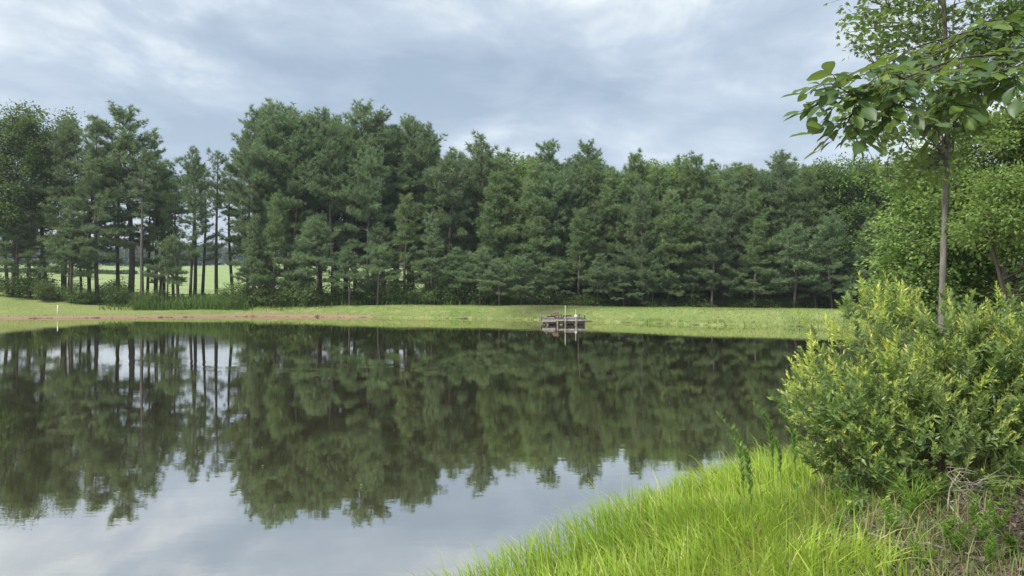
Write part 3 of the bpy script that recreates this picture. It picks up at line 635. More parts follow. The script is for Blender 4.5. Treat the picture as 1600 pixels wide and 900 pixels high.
# patchy short grass among the leaf litter on the near bank
r = rng(102); n = 90000
gxs = r.uniform(1.0, 9.5, n); gys = r.uniform(2.6, 15, n); d = sdist(gxs, gys); edge = 1.95 + (gys - 4.4) * .34
pat = fnoise(gxs, gys, 2.6, 5.0) * .55 + fnoise(gxs, gys, 6.1, 1.0) * .45 + .20 + .55 * np.exp(-np.maximum(gxs - edge, 0) / .6) - .25 * ss((gxs - edge - .8) / 1.2) * ss((6.2 - gys) / 1)
keep = (d > .05) & (gxs > edge - .4) & (r.uniform(0, 1, n) < ss((pat - .42) / .4)); gxs, gys, d = gxs[keep], gys[keep], d[keep]; n = len(gxs)
h = r.uniform(.06, .20, n) * (1 + 1.2 * (r.uniform(0, 1, n) < .12)); ang = r.uniform(0, 6.28, n); sg_ = MB()
blades(sg_, np.stack([gxs, gys, height(gxs, gys, d) - .01], 1), h, np.stack([np.cos(ang), np.sin(ang)], 1), r.uniform(.1, 1.1, n), r.uniform(.004, .009, n), r, 2, r.uniform(0, 1, n))
tag(sg_.build('short_grass', M_short), kind='stuff')

# long dry stalks lying about
r = rng(103); n = 420; dm = MB(); gxs = r.uniform(1.7, 5.2, n); gys = r.uniform(3.2, 6.9, n); ang = r.uniform(0, 6.28, n)
blades(dm, np.stack([gxs, gys, height(gxs, gys) + .0], 1), r.uniform(.12, .42, n), np.stack([np.cos(ang), np.sin(ang)], 1), r.uniform(.8, 1.5, n), r.uniform(.004, .008, n), r, 4, r.uniform(.4, 1, n))
tag(dm.build('dry_stalks', M_tan), kind='stuff')

# leaf litter
r = rng(104); n = 17000; lm = MB(); gxs = r.uniform(1.3, 7, n); gys = r.uniform(2.8, 8.5, n); d = sdist(gxs, gys); edge = 1.95 + (gys - 4.4) * .34
k = (d > .3) & (gxs > edge - .25) & (r.uniform(0, 1, n) < np.where(gys < 6.5, 1, .4)); gxs, gys, d = gxs[k], gys[k], d[k]; n = len(gxs)
sz = r.uniform(.018, .06, n); dd = norm(np.stack([r.normal(0, 1, n), r.normal(0, 1, n), r.normal(0, .3, n)], 1))
CURL_T = np.array([(0, 0, 0), (-.35, .4, .22), (.35, .4, .22), (0, 1, .12), (0, .45, 0)]); tl = r.uniform(0, 1, n) ** 1.4
lm.leaves(CURL_T, LEAF_F, np.stack([gxs, gys, height(gxs, gys, d) + r.uniform(.002, .02, n)], 1), frames(dd, norm(r.normal(0, .35, (n, 3)) + np.array([0, 0, 1.]))), sz, tl)
tag(lm.build('leaf_litter', M_litter), kind='stuff')

# grass on the far bank, the mown slope and the foot of the wood
def far_grass(name, mat, seed, n, xr, yr, ok, hh, ww, tint):
    r = rng(seed); x = r.uniform(*xr, n); y = r.uniform(*yr, n); d = sdist(x, y); k = ok(x, y, d, r); x, y, d = x[k], y[k], d[k]; n = len(x)
    ang = r.uniform(0, 6.28, n); m = MB()
    blades(m, np.stack([x, y, height(x, y, d) - .02], 1), hh(x, y, d, r), np.stack([np.cos(ang), np.sin(ang)], 1), r.uniform(.1, .9, n), r.uniform(*ww, n), r, 2, tint(x, y, d, r))
    return tag(m.build(name, mat), kind='stuff')
far_grass('bank_grass', M_short, 110, 260000, (-64, 34), (50, 84), lambda x, y, d, r: (d > .05) & (d < np.where(x < -28, 14, 8)) & ((x > -14) | (d > 1.0 + .8 * fnoise(x, y, .8))),
          lambda x, y, d, r: r.uniform(.04, .14, len(x)) * np.where(x > -14, 1 + 2.2 * ss((fnoise(x, y, 1.1, 2) - .45) / .3) * np.exp(-d / 1.3), .6), (.02, .05),
          lambda x, y, d, r: np.clip(.6 * fnoise(x, y, .7, 1) + r.uniform(-.05, .35, len(x)) + .3 * ss((fnoise(x, y, .5, 6) - .6) / .2), 0, 1))
far_grass('dry_bank_grass', M_tan, 111, 34000, (-64, 34), (50, 84), lambda x, y, d, r: (d > .0) & (r.uniform(0, 1, len(x)) < np.where(x < -12, np.exp(-(d / 1.5) ** 2) * .9 + .35 * (fnoise(x, y, .5, 3) > .6) * (x > -30) * (d < 3.5), .45 * ss((fnoise(x, y, .6, 3) - .5) / .2) * (d < 6))),
          lambda x, y, d, r: r.uniform(.08, .24, len(x)), (.02, .05), lambda x, y, d, r: r.uniform(0, 1, len(x)))
far_grass('tall_meadow_grass', M_under, 112, 26000, (-44, 20), (78, 84), lambda x, y, d, r: (r.uniform(0, 1, len(x)) < np.where((x > -40) & (x < -28), 1, .12)),
          lambda x, y, d, r: r.uniform(.6, 1.5, len(x)) * np.where((x > -40) & (x < -28), 1.25, .7), (.04, .09), lambda x, y, d, r: r.uniform(.4, 1, len(x)))
far_grass('shore_reeds', M_under, 114, 30000, (-20, 30), (50, 80), lambda x, y, d, r: (d > -.1) & (d < .9) & (fnoise(x, y, 1.6, 4) > .62),
          lambda x, y, d, r: r.uniform(.15, .42, len(x)), (.02, .05), lambda x, y, d, r: r.uniform(.5, 1, len(x)))
far_grass('shore_grass', M_short, 113, 16000, (6, 36), (11, 56), lambda x, y, d, r: (d > -.2) & (d < 2.5), lambda x, y, d, r: r.uniform(.2, .5, len(x)), (.02, .05), lambda x, y, d, r: r.uniform(0, .9, len(x)))

# ------------------------------------------------------------------ shrubs on the near bank
def shoot_mesh(seed, n=17, L=.30, leaf=.075, w=.022, mat=M_bush, ybias=0.0):
    r = rng(seed); m = MB(); s = np.linspace(.08, 1, n); bend = r.normal(0, .10, 2)
    C = np.stack([bend[0] * s * s * L, bend[1] * s * s * L, s * L], 1); az = np.arange(n) * 2.4 + r.uniform(0, 6)
    el = R(18) + s * R(52) + r.normal(0, .2, n)
    d = np.stack([np.cos(az) * np.cos(el), np.sin(az) * np.cos(el), np.sin(el)], 1)
    nrm = norm(np.stack([-np.cos(az) * np.sin(el), -np.sin(az) * np.sin(el), np.cos(el)], 1) + r.normal(0, .35, (n, 3)))
    sz = leaf * (1 - .45 * s ** 3) * r.uniform(.75, 1.15, n); rat = w / leaf
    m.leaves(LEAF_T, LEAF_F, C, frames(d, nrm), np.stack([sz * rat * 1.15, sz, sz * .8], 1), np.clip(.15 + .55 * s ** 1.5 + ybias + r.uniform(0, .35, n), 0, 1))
    pp = np.stack([bend[0] * s * s * L, bend[1] * s * s * L, s * L], 1)[::4]; m.sticks(pp[:-1], pp[1:], .0028, .0022, 3, tint=.6)
    return m
SH = []; 
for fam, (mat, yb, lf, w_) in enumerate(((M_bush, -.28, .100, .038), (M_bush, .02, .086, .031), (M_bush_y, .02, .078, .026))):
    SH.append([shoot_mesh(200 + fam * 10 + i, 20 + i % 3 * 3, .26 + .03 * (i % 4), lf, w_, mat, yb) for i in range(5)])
SHM = [[m.mesh('leafy_shoot', (M_bush, M_bush, M_bush_y)[f]) for m in fam] for f, fam in enumerate(SH)]
def rot_to(d, r):
    q = Vector(d).to_track_quat('Z', 'Y'); return q @ __import__('mathutils').Quaternion((0, 0, 1), r.uniform(0, 6.28))
def vn3(p):
    q = (fnoise(np.array([p[0]]), np.array([p[2] + p[1] * .7]), 6.5, 1.0)[0] + fnoise(np.array([p[1]]), np.array([p[2]]), 4.0, 2.0)[0]) / 2
    return q
def shrub(name, label, seed, base, lobes, n_obj, n_in, yfun, size=.88, up=.6, cat='shrub', drop=.22):
    r = rng(seed); x0, y0 = base; z0 = hz(x0, y0) - .05; e = empty(name, (x0, y0, z0)); tag(e, label, cat)
    LB = np.array(lobes, float); LB[:, 2] -= drop * (LB[:, 2] > 1.4); vol = (LB[:, 3] * LB[:, 4] * LB[:, 5]) ** .67; vol /= vol.sum()
    def sample(n, lo, hi):
        out = []; 
        while len(out) < n:
            l = LB[r.choice(len(LB), p=vol)]; u = norm(r.normal(0, 1, 3)); rad = r.uniform(lo, hi) * (1 + .16 * math.sin(u[0] * 7 + seed) * math.cos(u[2] * 6 + u[1] * 5))
            p = l[:3] + u * l[3:] * rad
            if p[2] < hz(p[0], p[1]) + .08: continue
            if vn3(p) < (.36 if lo > .8 else .42): continue
            if lo > .8 and any(((p - q[:3]) ** 2 / (q[3:] * .86) ** 2).sum() < 1 for q in LB): continue
            out.append((p, u))
        return out
    inner = MB(); surf = sample(n_obj, .86, 1.06); zlo, zhi = LB[:, 2].min() - .6, (LB[:, 2] + LB[:, 5]).max()
    A = []; B = []; RA = []; RB = []
    roots = [np.array([x0 + r.normal(0, .22), y0 + r.normal(0, .2), hz(x0, y0) - .05]) for _ in range(9)]
    def fam_of(p):
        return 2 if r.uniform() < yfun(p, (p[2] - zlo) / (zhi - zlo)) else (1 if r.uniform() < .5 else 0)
    surf.sort(key=lambda q: q[0][1])
    for k, (p, u) in enumerate(surf):
        d = norm(u + np.array([0, 0, up + .25 * r.rand()]) + r.normal(0, .34, 3)); f = fam_of(p)
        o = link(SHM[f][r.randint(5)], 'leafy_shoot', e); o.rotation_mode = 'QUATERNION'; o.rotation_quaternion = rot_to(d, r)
        o.location = Vector(p - d * .12) - e.location; s_ = size * r.uniform(.65, 1.35) * (1.25 if r.rand() < .15 else 1); o.scale = (s_,) * 3
        if k % 8 == 0:
            q = roots[r.randint(9)]; mid = q * .45 + p * .55 + np.array([0, 0, -.12]) + r.normal(0, .07, 3)
            A += [q, mid]; B += [mid, p]; RA += [.013, .007]; RB += [.007, .003]
    for p, u in sample(n_in, .25, .98):
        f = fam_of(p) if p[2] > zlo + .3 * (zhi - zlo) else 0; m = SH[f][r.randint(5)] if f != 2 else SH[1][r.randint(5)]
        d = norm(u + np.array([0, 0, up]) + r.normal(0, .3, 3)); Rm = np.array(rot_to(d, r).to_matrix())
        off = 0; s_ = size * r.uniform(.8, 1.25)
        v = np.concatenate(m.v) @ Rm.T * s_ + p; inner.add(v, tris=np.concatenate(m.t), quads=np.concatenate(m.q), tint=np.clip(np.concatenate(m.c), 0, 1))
    io = inner.build('foliage', M_bush, e); io.location = -e.location; io['kind'] = 'stuff'
    st = MB(); st.sticks(np.array(A), np.array(B), np.array(RA), np.array(RB), 5); so_ = st.build('stems', M_red, e, True); so_.location = -e.location
    return e
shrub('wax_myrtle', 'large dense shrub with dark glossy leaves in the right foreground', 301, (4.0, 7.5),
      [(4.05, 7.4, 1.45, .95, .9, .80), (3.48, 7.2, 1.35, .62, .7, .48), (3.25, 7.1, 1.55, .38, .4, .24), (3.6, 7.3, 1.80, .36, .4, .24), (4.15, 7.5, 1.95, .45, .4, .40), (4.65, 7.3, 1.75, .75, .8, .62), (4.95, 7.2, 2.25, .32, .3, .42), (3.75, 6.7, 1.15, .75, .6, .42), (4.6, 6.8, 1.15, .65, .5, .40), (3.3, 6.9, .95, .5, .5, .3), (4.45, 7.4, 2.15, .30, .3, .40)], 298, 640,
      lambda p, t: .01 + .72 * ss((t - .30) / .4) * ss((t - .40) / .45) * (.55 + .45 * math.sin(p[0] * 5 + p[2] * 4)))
shrub('wax_myrtle', 'leafy shrub with upright reddish stems at the right edge behind the dead twigs', 302, (5.6, 7.9),
      [(5.5, 7.9, 1.55, 1.0, .9, 1.12), (6.4, 8.0, 1.7, 1.0, 1.0, 1.1), (5.0, 7.9, 1.9, .6, .6, .85), (5.4, 7.4, 1.2, 1.0, .7, .6)], 290, 480, lambda p, t: .15 + .5 * ss((t - .35) / .4), up=1.0)
shrub('yellow_green_shrub', 'sparse tall yellow-green shrub rising behind the left side of the dark glossy shrub', 303, (4.25, 9.2),
      [(4.3, 9.2, 1.55, .75, .6, .75), (4.8, 9.4, 2.2, .50, .4, .50), (3.95, 9.0, 1.9, .34, .4, .55), (4.45, 9.1, 2.45, .42, .4, .34), (3.7, 9.0, 2.2, .20, .25, .36), (5.4, 9.6, 2.0, .6, .5, .8)], 165, 60, lambda p, t: .85, up=1.4, size=1.05)

# feathery tall weeds in the grass
def plume_mesh(seed, H):
    r = rng(seed); m = MB(); s = np.linspace(0, 1, 14)
    P = np.stack([-.10 * H * s ** 3 - .10 * H * ss((s - .82) / .18), .03 * H * np.sin(s * 3), H * s * (1 - .03 * s)], 1)
    st = MB(); st.tube(P, .006 * (1 - s * .75), 5)
    C = []; D = []
    for q in np.linspace(.38, .995, 75):
        c = np.array([np.interp(q, s, P[:, i]) for i in range(3)]); az = r.uniform(0, 6.28); L = (.05 if q < .9 else .035) * math.sin(min(1, (q - .38) * 3) * 1.57) * (1.15 - q * .55)
        for e in range(6):
            C.append(c); D.append(norm(np.array([math.cos(az + r.normal(0, .5)), math.sin(az + r.normal(0, .5)), 1.6 + r.normal(0, .3)])) * L * r.uniform(.7, 1.3) * 1.7)
    C = np.array(C); D = np.array(D); L = np.linalg.norm(D, axis=1)
    m.leaves(LEAF_T, LEAF_F, C, frames(D, norm(r.normal(0, 1, C.shape))), np.stack([L * .055, L, L], 1), r.uniform(0, 1, len(C)))
    return st.mesh('stem', M_fennel, True), m.mesh('plume', M_fennel)
for (px, yb, yt, D, lb) in ((1166, 800, 636, 6.0, 'tall feathery weed with a nodding tip, leftmost in the bright grass'), (1178, 830, 668, 5.7, 'shorter feathery weed leaning against the leftmost nodding one'),
                            (1212, 740, 622, 7.3, 'tall feathery weed with a nodding tip, middle one above the bright grass'), (1222, 745, 668, 7.6, 'short feathery weed close behind the middle nodding one'), (1247, 760, 630, 7.0, 'straight feathery weed nearest the left edge of the dark glossy shrub')):
    x = (px - 800) / F * D; top = CAM_Z + (455 - yt) / F * D; z0 = hz(x, D); e = empty('feathery_weed', (x, D, z0 - .02), random.Random(px).uniform(-.5, .5)); a, b = plume_mesh(px, top - z0)
    link(a, 'stem', e); link(b, 'plume', e); tag(e, lb, 'weed', 'feathery weeds standing in the bright grass')

# leafy weeds on the litter
def weed_meshes(seed, H=.3, nst=4, leaf=.06, w=.3, upr=.5):
    r = rng(seed); m = MB(); st = MB()
    for k in range(nst):
        az = r.uniform(0, 6.28); tip = np.array([math.cos(az) * H * r.uniform(.1, .5), math.sin(az) * H * r.uniform(.1, .5), H * r.uniform(.6, 1.0)])
        s = np.linspace(0, 1, 6)[:, None]; P = tip * s + np.array([0, 0, .1 * H]) * np.sin(s * 3.14); st.tube(P, .0028 * (1 - .6 * s[:, 0]), 4)
        n = int(12 + 10 * r.rand()); q = np.linspace(.15, 1, n); C = np.stack([np.interp(q, s[:, 0], P[:, i]) for i in range(3)], 1); a2 = np.arange(n) * 2.4 + az
        el = upr + r.normal(0, .2, n); D = np.stack([np.cos(a2) * np.cos(el), np.sin(a2) * np.cos(el), np.sin(el)], 1); L = leaf * r.uniform(.6, 1.2, n) * (1.15 - .5 * q)
        m.leaves(LEAF_T, LEAF_F, C, frames(D, norm(np.array([0, 0, 1.]) + r.normal(0, .3, (n, 3)))), np.stack([L * w, L, L], 1), r.uniform(0, 1, n))
    return st.mesh('stem', M_weed, True), m.mesh('leaves', M_weed)
WD = [weed_meshes(400, .30, 5, .07, .32), weed_meshes(401, .22, 6, .055, .22, .8), weed_meshes(402, .42, 3, .085, .45, .35), weed_meshes(403, .16, 5, .05, .6, .2)]
wl = [(1493, 862, 1, 'small yellow-green weed below the dead twig tangle'), (1530, 845, 0, 'bushy light green weed right of the dead twig tangle'), (1570, 800, 2, 'broad-leaved weed in front of the right-edge shrub'), (1590, 742, 2, 'tall broad-leaved weed at the right edge of the picture'),
      (1480, 835, 3, 'low yellow rosette weed under the dead twigs'), (1440, 880, 1, 'small weed among the dry stalks near the bottom edge'), (1345, 822, 1, 'weed just above the pale fallen branch'), (1395, 815, 0, 'weed right of the pale fallen branch, under the dark shrub'),
      (1545, 885, 1, 'small weed at the bottom edge near the right corner'), (1585, 872, 3, 'low weed in the bottom right corner'), (1310, 790, 3, 'low round-leaved weed between the bright grass and the dark shrub'), (1365, 858, 3, 'low weed below the fork of the fallen branch'),
      (1330, 760, 0, 'weed in the shade at the left foot of the dark shrub'), (1520, 815, 1, 'weed poking out behind the dead twig tangle'), (1300, 740, 1, 'weed at the edge of the bright grass near the shrub'), (1560, 838, 1, 'weed between the light green bushy one and the right corner'),
      (1420, 800, 1, 'spiky weed at the foot of the dark shrub left of the twigs'), (1285, 800, 3, 'low weed at the inner edge of the bright grass')]
for px, py, k, lb in wl:
    D = 1.72 / ((py - 455) / F); x = (px - 800) / F * D; e = empty('leafy_weed', (x, D, hz(x, D) - .01), px); e.scale = (random.Random(px).uniform(.8, 1.2),) * 3
    link(WD[k][0], 'stem', e); link(WD[k][1], 'leaves', e); tag(e, lb, 'weed', 'weeds on the leaf litter')
# a tussock of long dark blades at the foot of the shrub
r = rng(410); tm = MB(); n = 90; bx, by = 3.32, 6.15; ang = r.uniform(0, 6.28, n)
blades(tm, np.stack([bx + r.normal(0, .03, n), by + r.normal(0, .03, n), np.full(n, hz(bx, by) - .02)], 1), r.uniform(.25, .62, n), np.stack([np.cos(ang), np.sin(ang)], 1), r.uniform(.4, 1.1, n), r.uniform(.006, .010, n), r, 4, r.uniform(.2, .8, n))
tag(tm.build('grass_tussock', M_weed), 'tussock of long arching green blades at the foot of the dark glossy shrub', 'grass')

# fallen branch and dead twigs
def ground_pt(px, py, lift=.02):
    D = 1.72 / ((py - 455) / F); x = (px - 800) / F * D
    for _ in range(4): D = (CAM_Z - hz(x, D)) / ((py - 455) / F); x = (px - 800) / F * D
    return np.array([x, D, hz(x, D) + lift])
def smooth_path(P, n=5):
    P = np.array(P); t = np.linspace(0, len(P) - 1, (len(P) - 1) * n + 1); i = np.arange(len(P))
    out = np.stack([np.interp(t, i, P[:, k]) for k in range(3)], 1); k = np.array([.25, .5, .25])
    for _ in range(3): out[1:-1] = .25 * out[:-2] + .5 * out[1:-1] + .25 * out[2:]
    return out
def crooked(mb, pts, r0, r1, seed, sides=7):
    P = smooth_path(pts, 6); r = rng(seed); P[1:-1] += r.normal(0, r0 * .35, P[1:-1].shape); rad = np.linspace(r0, r1, len(P)) * r.uniform(.85, 1.15, len(P)); mb.tube(P, rad, sides)
e = tag(empty('fallen_branch', tuple(ground_pt(1320, 845, 0))), 'pale forked dead branch lying on the leaf litter', 'branch')
def world_part(mb, nm, mat, e, sm=True): o = mb.build(nm, mat, e, sm); o.location = -e.location; return o
b = MB(); crooked(b, [ground_pt(1252, 842, .02), ground_pt(1285, 838, .035), ground_pt(1325, 846, .03), ground_pt(1352, 843, .045), ground_pt(1385, 851, .05), ground_pt(1410, 866, .03)], .017, .007, 1); world_part(b, 'main_stem', M_dead, e)
for k, (pts, ra) in enumerate((([(1325, 846), (1340, 852), (1352, 868)], .009), ([(1300, 840), (1325, 826), (1355, 812)], .009), ([(1352, 843), (1385, 832), (1420, 822)], .007), ([(1275, 842), (1250, 850), (1238, 846)], .010), ([(1385, 851), (1430, 858), (1470, 862)], .005))):
    b = MB(); crooked(b, [ground_pt(p[0], p[1], .03 + .02 * (i == 1)) for i, p in enumerate(pts)], ra, ra * .4, 10 + k); world_part(b, 'side_branch', M_dead, e)
e = tag(empty('dead_twigs', tuple(ground_pt(1490, 800, 0))), 'tangle of bare pale dead twigs under the shrub', 'twigs')
Dt = 5.9; b = MB(); q = lambda px, py, D=Dt: pt(px, py, D)
crooked(b, [q(1482, 815), q(1480, 785), q(1484, 760), q(1492, 748), q(1499, 736)], .008, .004, 31); crooked(b, [q(1484, 790), q(1500, 812, 5.7), q(1516, 832, 5.5)], .008, .004, 32); world_part(b, 'thick_twig', M_dead, e)
b = MB(); r = rng(33)
for k in range(46):
    s0 = q(r.uniform(1478, 1530), r.uniform(735, 805), Dt + r.uniform(-.2, .3)); dd = norm(np.array([r.normal(.5, 1), r.normal(0, .5), r.normal(.0, .6)])); L = r.uniform(.10, .36)
    P_ = [s0, s0 + dd * L * .5 + r.normal(0, .03, 3), s0 + dd * L + r.normal(0, .05, 3)]; crooked(b, P_, .0035, .0012, k, 4)
world_part(b, 'fine_twigs', M_dead, e)
r = rng(34); b = MB()
for k in range(150):
    x = r.uniform(1.9, 5); y = r.uniform(3.6, 6.8); z = hz(x, y); a_ = r.uniform(0, 3.14); L = r.uniform(.05, .22)
    P_ = np.array([(x, y, z + .012), (x + math.cos(a_) * L * .5, y + math.sin(a_) * L * .5, z + .03), (x + math.cos(a_) * L, y + math.sin(a_) * L, z + .015)]); b.tube(P_, [.0035, .003, .0015], 4)
tag(b.build('scattered_twigs', M_dead), kind='stuff')

# ------------------------------------------------------------------ trees on the right bank
def near_broad(kind, label, seed, px, D, H, lobes, mat, bark, **kw):
    x = (px - 800) / F * D; ms = broad_meshes(seed, H, lobes, mat=mat, bark=bark, **kw); e = empty(kind, (x, D, hz(x, D) - .1), 0)
    link(ms[0], 'trunk', e); link(ms[1], 'crown', e); return tag(e, label, 'tree')
near_broad('sweetgum_tree', 'slim straight-trunked tree with star-shaped leaves rising out of the top of the picture', 501, 1472, 18, 14.5,
           [(-1.0, 0, 7.6, 1.6, 1.2, 1.2), (.6, .2, 8.2, 1.4, 1.2, 1.3), (-1.2, 0, 9.6, 1.3, 1.2, .9), (.4, 0, 10.4, 1.6, 1.5, 1.5), (-.3, 0, 12.6, 1.3, 1.2, 1.7), (1.6, 0, 9.2, 1.0, 1, 1.0), (-.9, 0, 5.9, .9, .8, .6), (.2, .6, 6.6, 1.0, .8, .8)],
           M_gum, M_bark, trunk_r=.09, nclump=290, per=36, leaf=(.10, .15), sig=.20, tmpl='star', trunk_path=[(0, 0, 0), (.04, 0, 4), (.10, 0, 8), (.06, 0, 12), (.1, 0, 14.3)], limb_from=.38, droop=.3)
near_broad('leafy_tree', 'bright green bushy tree directly behind the slim straight trunk', 502, 1462, 27, 8.6,
           [(0, 0, 4.3, 2.0, 1.9, 2.3), (-.5, 0, 2.6, 1.9, 1.7, 1.4), (.3, 0, 6.4, 1.9, 1.6, 1.7), (1.5, 0, 3.6, 1.8, 1.7, 1.7), (.2, 0, 1.6, 2.1, 1.6, 1.0)], M_mid, M_bark, trunk_r=.16, nclump=430, per=95, leaf=(.12, .18), sig=.28, tmpl='quad')
near_broad('leafy_tree', 'tall dark green tree with a broad crown behind the overhanging branch at right', 503, 1570, 25, 9.0,
           [(0, 0, 6.4, 2.2, 2.0, 2.0), (1.4, 0, 7.6, 2.0, 1.9, 1.6), (-.6, 0, 4.6, 1.9, 1.7, 1.6), (1.4, 0, 4.4, 2.2, 1.9, 2.0)], M_mid, M_bark, trunk_r=.18, nclump=430, per=95, leaf=(.12, .18), sig=.28, tmpl='quad')
near_broad('spreading_tree', 'tree with dark bare forking limbs showing under bright leaves at the right edge', 504, 1592, 17, 5.6,
           [(-.6, 0, 4.0, .9, .9, .5), (.5, 0, 4.2, 1.2, 1.0, .8), (-.2, 0, 4.9, 1.0, .9, .5), (1.4, 0, 3.3, 1.1, 1, 1.1)], M_mid, M_twig, trunk_r=.085, nclump=150, per=75, leaf=(.09, .13), sig=.2, tmpl='leaf', trunk_path=[(.1, 0, 0), (0, 0, 1.2), (-.25, 0, 2.2), (-.6, 0, 3.4), (-.8, 0, 4.4)], limb_from=.3)
near_broad('dark_tree', 'dark tree whose foliage fills the top right corner', 505, 1640, 14, 11,
           [(.2, 0, 8.5, 1.2, 1.2, 1.0), (1.0, 0, 7.6, 1.2, 1.2, 1.0), (-.1, 0, 9.8, 1.3, 1.2, 1.0)], M_under, M_pbark, trunk_r=.13, nclump=150, per=60, leaf=(.07, .11), sig=.22, tmpl='leaf', limb_from=.5)
for k, (px, D, h, lb) in enumerate(((1400, 30, 2.0, 'dark leafy bush low behind the slim straight trunk on its left'), (1440, 24, 1.9, 'leafy bush just left of the foot of the slim straight trunk'), (1510, 22, 2.2, 'leafy bush just right of the foot of the slim straight trunk'), (1560, 18, 2.1, 'leafy bush under the bare forking limbs at right'),
                                    (1610, 15, 2.2, 'leafy bush at the right edge above the foreground shrub'), (1530, 14.5, 1.4, 'pale-leaved bush between the foreground shrub and the forking tree'), (1480, 31, 2.6, 'dark bush in the shade far behind the slim straight trunk'), (1560, 30, 3.0, 'dark bush in the shade behind the forking tree'), (1640, 24, 3.2, 'dark bush closing the view at the right edge'))):
    shrub_at(px, D, h * 1.05, lb, 'bushes on the right bank', k)
    
# ------------------------------------------------------------------ hickory limb hanging into the picture
def leaflet_mesh(seed, ratio):
    r = rng(seed); m = MB(); rows = 7; s = np.linspace(0, 1, rows); wd = ratio * .5 * np.sin(np.clip(s, 0, 1) ** 1.18 * math.pi) ** .8
    wd[0] = .012; wd[-1] = .0; cv = r.uniform(.05, .22); V = []
    for k in range(rows):
        zc = -cv * s[k] ** 2; wv = .018 * math.sin(k * 2.1 + seed)
        V += [(-wd[k], s[k], zc + wd[k] * .35 + wv), (0, s[k], zc), (wd[k], s[k], zc + wd[k] * .35 - wv)]
    q = []
    for k in range(rows - 1): q += [(3 * k, 3 * k + 1, 3 * k + 4, 3 * k + 3), (3 * k + 1, 3 * k + 2, 3 * k + 5, 3 * k + 4)]
    tb = r.uniform(.0, .8); m.add(V, quads=q, tint=np.array([tb, tb + .28, tb] * rows)); return m
LF = [leaflet_mesh(600 + i, .42 + .05 * (i % 4)) for i in range(8)]; LFM = [m.mesh('leaf', M_hick, True) for m in LF]
e = tag(empty('hickory_tree', (4.9, 3.4, hz(4.9, 3.4) - .1)), 'overhanging branch with big glossy oval leaves entering from the top right', 'tree')
b = MB(); b.tube(smooth_path([(4.9, 3.4, hz(4.9, 3.4) - .2), (4.95, 3.42, 2.2), (4.85, 3.45, 4.2), (4.9, 3.5, 6.4), (4.95, 3.5, 8.0)], 5), np.linspace(.14, .07, 21), 10); world_part(b, 'trunk', M_bark, e)
limbs = [([(4.87, 3.45, 3.9), pt(1680, 40, 3.9), pt(1590, 84, 3.95), pt(1500, 88, 3.85), pt(1420, 120, 3.75), pt(1350, 138, 3.75), pt(1292, 150, 3.7)], .009, .0025),
         ([(4.87, 3.45, 4.2), pt(1700, -20, 4.3), pt(1600, 20, 4.3), pt(1520, 48, 4.25), pt(1430, 72, 4.2), pt(1385, 100, 4.15)], .008, .0025)]
sub = [((1590, 72, 3.9), (1560, 105, 3.8), (1520, 120, 3.7)), ((1500, 98, 3.85), (1460, 110, 3.75), (1418, 150, 3.7), (1408, 170, 3.65)), ((1420, 128, 3.8), (1395, 112, 3.7), (1352, 108, 3.65)), ((1350, 158, 3.75), (1330, 180, 3.7), (1322, 195, 3.65)), ((1350, 158, 3.75), (1315, 138, 3.7), (1300, 130, 3.7)),
       ((1520, 48, 4.25), (1490, 70, 4.1), (1440, 95, 4.0)), ((1500, 98, 3.85), (1490, 135, 3.8), (1484, 158, 3.8)), ((1590, 72, 3.9), (1570, 115, 4.0), (1545, 125, 4.0)), ((1640, 55, 3.9), (1600, 100, 3.7), (1570, 110, 3.6)), ((1600, 20, 4.3), (1560, 30, 4.2), (1510, 38, 4.1)), ((1420, 128, 3.8), (1390, 150, 3.75), (1372, 172, 3.7)), ((1680, 40, 3.9), (1630, 80, 4.1), (1590, 50, 4.2))]
paths = []
for P_, ra, rb in limbs: paths.append((smooth_path(P_, 5), ra, rb))
for sp_ in sub: paths.append((smooth_path([pt(*p) for p in sp_], 5), .006, .0025))
b = MB()
for P_, ra, rb in paths[:2]: b.tube(P_, np.linspace(ra, rb, len(P_)), 7)
world_part(b, 'limb', M_twig, e); b = MB(); r = rng(610); cand = []
for pi, (P_, ra, rb) in enumerate(paths):
    if pi > 1: b.tube(P_, np.linspace(ra, rb, len(P_)), 5)
    n_c = 27 if pi < 2 else 8; lo = .30 if pi < 2 else .25
    for q_ in np.linspace(lo, 1, n_c):
        i_f = q_ * (len(P_) - 1); i0 = min(int(i_f), len(P_) - 2); c = P_[i0] * (1 - (i_f - i0)) + P_[i0 + 1] * (i_f - i0); tan = norm(P_[i0 + 1] - P_[i0])
        side = norm(np.cross(tan, (0, 0, 1))) * r.choice((-1, 1)); rd = norm(tan * r.uniform(.2, 1) + side * r.uniform(.3, 1) + np.array([0, 0, r.uniform(-.45, .35)])); L = r.uniform(.10, .20)
        rach = [c + rd * L * s_ + np.array([0, 0, -.07 * s_ ** 2]) for s_ in (0, .4, .7, 1)]; b.tube(np.array(rach), [.0022, .002, .0018, .0014], 4)
        n2 = norm(np.cross(rd, (0, 0, 1))); upv = norm(np.cross(n2, rd) + r.normal(0, .35, 3))
        sl_ = r.uniform(.078, .125)
        if c[1] < 3.5: continue
        for (s_, sg) in ((3, 0), (2, 1), (2, -1), (1, 1), (1, -1)):
            dr = norm(rd * (1.0 if sg == 0 else .55) + n2 * sg * .85 + np.array([0, 0, -.12 - .50 * r.rand() ** 2]) + r.normal(0, .12, 3))
            cand.append((rach[s_], dr, upv, sl_ * (1.05 if s_ > 1 else .72) * r.uniform(.85, 1.1)))
world_part(b, 'twigs', M_twig, e)
cand.sort(key=lambda c: abs((c[0][0] / c[0][1]) * F + 800 - 1430) - 400 * (c[0][2] < CAM_Z + 1.6))
rest = MB(); MX = __import__('mathutils').Matrix
